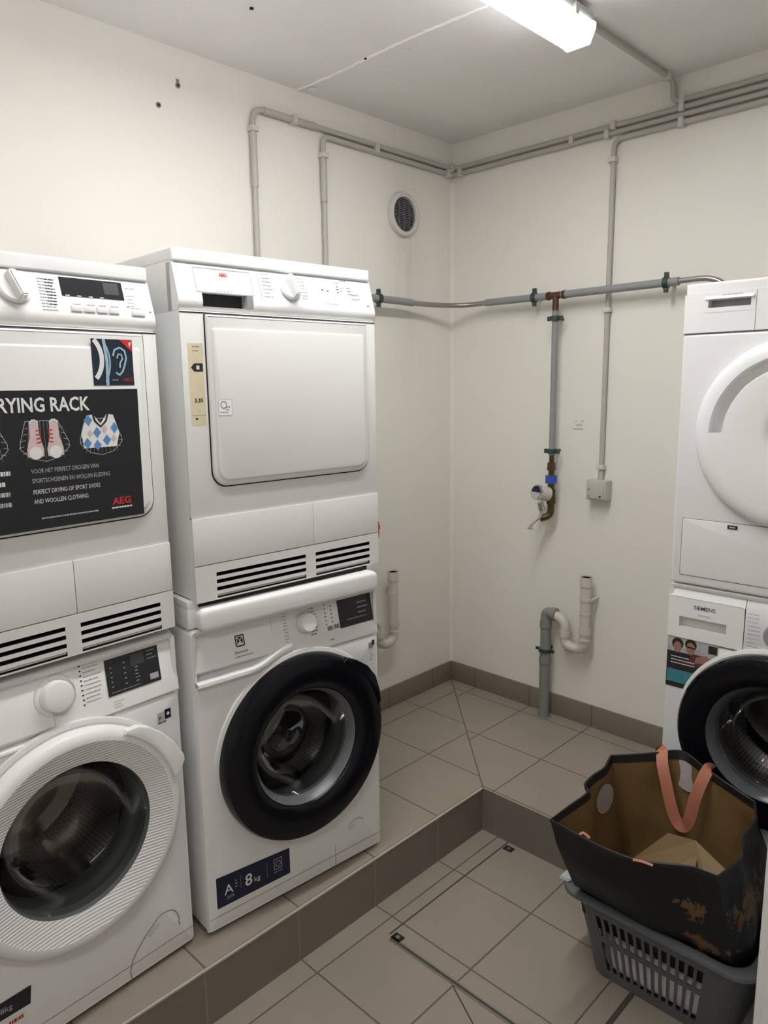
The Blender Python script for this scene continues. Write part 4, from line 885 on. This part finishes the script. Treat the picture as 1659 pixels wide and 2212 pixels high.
# ------------------------------------------------------------------ laundry basket, laundry, bag
BX0, BX1, BY0, BY1 = 1.262, 1.735, -1.072, -.722   # rim rectangle
BZ0, BZ1 = LOW, .088
bc = Vector(((BX0+BX1)/2, (BY0+BY1)/2, LOW))
t = thing('laundry_basket', 'grey slotted plastic laundry basket on the sunken floor', 'basket', bc)
def brect(ins, r, per):    # points at equal steps: list of (x,y) local, starting front-left going right
    x0, x1, y0, y1 = BX0+ins-bc.x, BX1-ins-bc.x, BY0+ins-bc.y, BY1-ins-bc.y
    segs = []
    def ln(a, b, n):
        ww = [1.35 if i % 2 else .75 for i in range(n)]; ww[0] = ww[-1] = 1.0; tt = sum(ww); c = 0
        if n == NF: ww[0] = 1.2; ww[-1] = 3.4; tt = sum(ww)
        if b[0] < a[0]-.2: ww = ww[::-1]
        for i in range(n): segs.append((a[0]+(b[0]-a[0])*c/tt, a[1]+(b[1]-a[1])*c/tt)); c += ww[i]
    def ar(cx_, cy_, a0, a1, n): segs.extend([(cx_+r*cos(a0+(a1-a0)*i/n), cy_+r*sin(a0+(a1-a0)*i/n)) for i in range(n)])
    nf, ns = per
    ln((x0+r, y0), (x1-r, y0), nf); ar(x1-r, y0+r, -pi/2, 0, 6); ln((x1, y0+r), (x1, y1-r), ns); ar(x1-r, y1-r, 0, pi/2, 6)
    ln((x1-r, y1), (x0+r, y1), nf); ar(x0+r, y1-r, pi/2, pi, 6); ln((x0, y1-r), (x0, y0+r), ns); ar(x0+r, y0+r, pi, 1.5*pi, 6)
    return segs
NF, NS = 13*2+1, 8*2+1
levels = [(.0, .052), (.028, .048), (.118, .034), (.134, .031), (.198, .020), (.232, .014), (.250, .008)]   # height above floor, inset
slotz = {1, 3}   # open bands: 1 -> between levels 1,2 ; 3 -> between 3,4
g = MB(); L = [brect(ins, .05, (NF, NS)) for _, ins in levels]; N = len(L[0]); vs = []
for (z, _), ring in zip(levels, L): vs += [(x, y, z) for x, y in ring]
fs = []
def is_slot(i):
    if i < NF: return i % 2 == 1
    i -= NF+6
    if 0 <= i < NS: return i % 2 == 1
    i -= NS+6
    if 0 <= i < NF: return i % 2 == 1
    i -= NF+6
    if 0 <= i < NS: return i % 2 == 1
    return False
for k in range(len(levels)-1):
    for i in range(N):
        if k in slotz and is_slot(i): continue
        j = (i+1) % N; fs.append((k*N+i, k*N+j, (k+1)*N+j, (k+1)*N+i))
fs.append(tuple(range(N))[::-1]); g.add(vs, fs, M_basket)
bsk = g.build('basket_wall', t); sm = bsk.modifiers.new('thickness', 'SOLIDIFY'); sm.thickness = .004; sm.offset = -1
g = MB(); rp = [(-.004, .236), (-.008, .246), (-.004, .254), (.010, .2555), (.020, .252), (.022, .244), (.016, .240)]
rings = [brect(.008-a, .055, (NF, NS)) for a, z in rp]; vs = []; fs = []; R_ = len(rp)
for rg, (a, z) in zip(rings, rp): vs += [(x, y, z) for x, y in rg]
for k in range(R_):
    k2 = (k+1) % R_
    for i in range(N): j = (i+1) % N; fs.append((k*N+i, k*N+j, k2*N+j, k2*N+i))
g.add(vs, fs, M_basket, True); g.build('rim', t)
for s_ in (-1, 1):     # grip lips at both ends
    g = MB(); xe = s_*((BX1-BX0)/2+.0); bm = bmesh.new(); bmesh.ops.create_cube(bm, size=1)
    for v in bm.verts:
        o_x = (v.co.x*s_+.5); v.co = (xe+s_*(o_x*.046-.006), v.co.y*(.17-.05*o_x)-(.075 if s_ < 0 else 0), .259+v.co.z*.007-.022*o_x)
    bmesh.ops.bevel(bm, geom=list(bm.edges), offset=.004, segments=2, affect='EDGES'); g.addbm(bm, mat('pale_grey_grip', (.50, .53, .56, 1), .45), True); g.build('grip', t)
# laundry
from mathutils import noise
def lumpy_box(g, x0, x1, y0, y1, z0, z1, m, seed, amp=.010, cuts=14):
    bm = bmesh.new(); bmesh.ops.create_cube(bm, size=1); bmesh.ops.subdivide_edges(bm, edges=list(bm.edges), cuts=cuts, use_grid_fill=True)
    for v in bm.verts:
        c = v.co.copy(); k = .5/max(1e-6, (abs(c.x*2)**6+abs(c.y*2)**6+abs(c.z*2)**6)**(1/6))*1.0
        c = c*(k*2) if True else c
        p = Vector(((x0+x1)/2+c.x*(x1-x0)/1.0, (y0+y1)/2+c.y*(y1-y0)/1.0, (z0+z1)/2+c.z*(z1-z0)/1.0))
        d = noise.noise_vector(p*14+Vector((seed, 0, 0)))*amp; p += d; v.co = p
    g.addbm(bm, m, True)
g = MB(); lumpy_box(g, -.168, .166, -.106, .100, .010, .132, M_cloth, 3, .005)
o_ = g.build('laundry', loc=(1.4985, -.900, LOW)); tag(o_, 'white laundry seen through the basket slots, under the bag', 'laundry')

# bag: rim points (outer), going round from front-left
rim = [(1.270, -1.168, .335), (1.302, -1.161, .328), (1.365, -1.148, .312), (1.439, -1.131, .300), (1.502, -1.113, .300), (1.600, -1.083, .318), (1.661, -1.098, .332), (1.678, -.999, .332),
       (1.657, -.928, .340), (1.658, -.834, .350), (1.633, -.770, .358), (1.555, -.748, .370), (1.473, -.712, .378), (1.422, -.688, .385), (1.392, -.702, .389), (1.355, -.752, .388), (1.312, -.796, .385),
       (1.263, -.837, .380), (1.270, -.885, .366), (1.261, -.937, .358), (1.262, -.983, .350), (1.284, -1.004, .347), (1.276, -1.084, .340)]
nb = len(rim); bz = -.018
bot = []
bx0, bx1, by0, by1 = 1.315, 1.680, -1.026, -.782
cor = {0: (bx0, by0), 6: (bx1, by0), 10: (bx1, by1), 17: (bx0, by1), 23: (bx0, by0)}
ks = sorted(cor)
for a, b in zip(ks[:-1], ks[1:]):
    for i in range(a, b): f = (i-a)/(b-a); bot.append((cor[a][0]*(1-f)+cor[b][0]*f, cor[a][1]*(1-f)+cor[b][1]*f))
sub = 4
def ringpts(P):
    out = []
    n_ = len(P)
    for i in range(n_):
        p0, p1, p2, p3 = [Vector(P[(i+k) % n_]) for k in (-1, 0, 1, 2)]
        hard = i in cor or (i+1) % n_ in cor
        for s_ in range(sub):
            u = s_/sub
            q = p1.lerp(p2, u) if hard else .5*((2*p1)+(-p0+p2)*u+(2*p0-5*p1+4*p2-p3)*u*u+(-p0+3*p1-3*p2+p3)*u**3)
            out.append(q)
    return out
RR = ringpts([Vector(p) for p in rim]); BB = ringpts([Vector((x, y, bz)) for x, y in bot]); NN = len(RR); HL = 16
bo = Vector((1.50, -.93, .0))
def bagp(i, v, off=0):
    a, b = BB[i], RR[i]; p = a.lerp(b, v); c = Vector((1.47, -.93, p.z)); d = (p-c); d.z = 0; d.normalize()
    bul = .030*sin(pi*min(v*1.15, 1))*(1.0 if p.x > 1.6 else .35)
    wr = noise.noise(Vector((p.x*9, p.y*9, p.z*7)))*.016*sin(pi*v)
    p = p+d*(bul+wr-off)
    lim = .012 if p.z < .10 else -1
    if p.z < .10:   # stays inside the basket
        p.x = max(BX0+.022, min(BX1-.022, p.x)); p.y = max(BY0+.024, min(BY1-.02, p.y))
    p.y = max(p.y, -1.19); 
    return p-bo
t = thing('shopping_bag', 'large open black paper bag with kraft lining, standing in the laundry basket', 'bag', bo)
def bagsurf(off, v0, v1, m, name, bottom, flip=False, steps=HL):
    g = MB(); vs = []; fs = []
    for k in range(steps+1):
        v = v0+(v1-v0)*k/steps
        for i in range(NN): vs.append(bagp(i, v, off))
    for k in range(steps):
        for i in range(NN): j = (i+1) % NN; f = (k*NN+i, k*NN+j, (k+1)*NN+j, (k+1)*NN+i); fs.append(f if not flip else f[::-1])
    if bottom: fs.append(tuple(range(NN)))
    g.add(vs, fs, m, True); return g.build(name, t)
bagsurf(0, 0, 1, M_bag, 'outer_skin', True)
bagsurf(.004, .02, .985, M_kraft, 'lining', True, True)
# hem: folded band round the rim (rounded top + strip down the inside of the back and left)
g = MB(); vs = []; fs = []
for i in range(NN):
    for (v, off) in ((.97, -.001), (1.0, -.001), (1.004, .002), (1.0, .005), (.945, .0055)): vs.append(bagp(i, v, off))
for i in range(NN):
    j = (i+1) % NN
    inside = i/sub >= 9.9          # back and left sides
    for k in range(4):
        if k == 3 and not inside: continue
        fs.append((i*5+k, j*5+k, j*5+k+1, i*5+k+1))
g.add(vs, fs, M_hem, True); g.build('hem', t)
# folded kraft flap on the bottom
g = MB(); g.add([Vector(p)-bo for p in ((1.345, -.97, .05), (1.345, -.85, .095), (1.425, -.800, .190), (1.50, -.798, .200), (1.59, -.83, .175), (1.635, -.96, .07))], [(0, 1, 2, 3, 4, 5)], M_kraft2)
g.add([Vector(p)-bo for p in ((1.36, -.975, .06), (1.41, -.85, .130), (1.52, -.84, .185), (1.56, -.97, .085))], [(0, 1, 2, 3)], M_kraft2)
g.build('folded_base', t)
# reinforcement patches
def patch(i0, v, r, m=mat('pale_patch', (.42, .38, .37, 1), .6, var=.2, scale=60)):
    g = MB(); c = bagp(i0, v, .0075); a = (bagp((i0+2) % NN, v, .0075)-bagp((i0-2) % NN, v, .0075)).normalized(); b = (bagp(i0, v+.06, .0075)-bagp(i0, v-.06, .0075)).normalized()
    n_ = 20; g.add([c+a*r*cos(2*pi*k/n_)+b*r*1.1*sin(2*pi*k/n_) for k in range(n_)], [tuple(range(n_))], m); g.build('handle_patch', t)
patch(int(18.6*sub), .78, .041); patch(int(13.3*sub), .85, .038)
# ribbon handle hanging inside from the back rim
def ribbon(g, pts, nrm, wd, m):
    pts = [Vector(p) for p in pts]; vs = []; nrm = Vector(nrm)
    for i, p in enumerate(pts):
        tn = (pts[min(i+1, len(pts)-1)]-pts[max(i-1, 0)]).normalized(); s_ = tn.cross(nrm).normalized()*wd/2
        vs += [p-s_, p+s_, p+s_+nrm*.0015, p-s_+nrm*.0015]
    fs = []
    for i in range(len(pts)-1):
        a, b = i*4, i*4+4
        for k in range(4): fs.append((a+k, a+(k+1) % 4, b+(k+1) % 4, b+k))
    fs += [(0, 1, 2, 3), tuple(len(vs)-4+k for k in range(4))]; g.add(vs, fs, m, True)
def cr(P, n=8):
    P = [Vector(p) for p in P]; out = []
    for i in range(len(P)-1):
        p0, p1, p2, p3 = P[max(i-1, 0)], P[i], P[i+1], P[min(i+2, len(P)-1)]
        for s_ in range(n):
            u = s_/n; out.append(.5*((2*p1)+(-p0+p2)*u+(2*p0-5*p1+4*p2-p3)*u*u+(-p0+3*p1-3*p2+p3)*u**3))
    out.append(P[-1]); return out
g = MB(); HP = [(1.360, -.722, .376), (1.368, -.735, .393), (1.383, -.762, .365), (1.400, -.772, .320), (1.416, -.776, .270), (1.430, -.776, .232), (1.445, -.775, .212), (1.460, -.774, .214), (1.471, -.772, .245), (1.479, -.766, .300), (1.489, -.752, .350), (1.497, -.730, .381), (1.500, -.714, .374)]
ribbon(g, [p-bo for p in cr(HP)], (.30, -.90, .30), .031, M_strap); g.build('ribbon_handle', t)
# second handle folded over the front
g = MB(); ribbon(g, [p-bo for p in cr([(1.345, -1.150, .318), (1.352, -1.143, .322), (1.368, -1.141, .314)], 4)], (0, -.5, .8), .006, M_strap); g.build('ribbon_end', t)
g = MB(); ribbon(g, [p-bo for p in cr([(1.475, -1.128, .300), (1.495, -1.124, .303), (1.52, -1.118, .301)], 4)], (0, -.5, .8), .006, M_strap); g.build('ribbon_end', t)
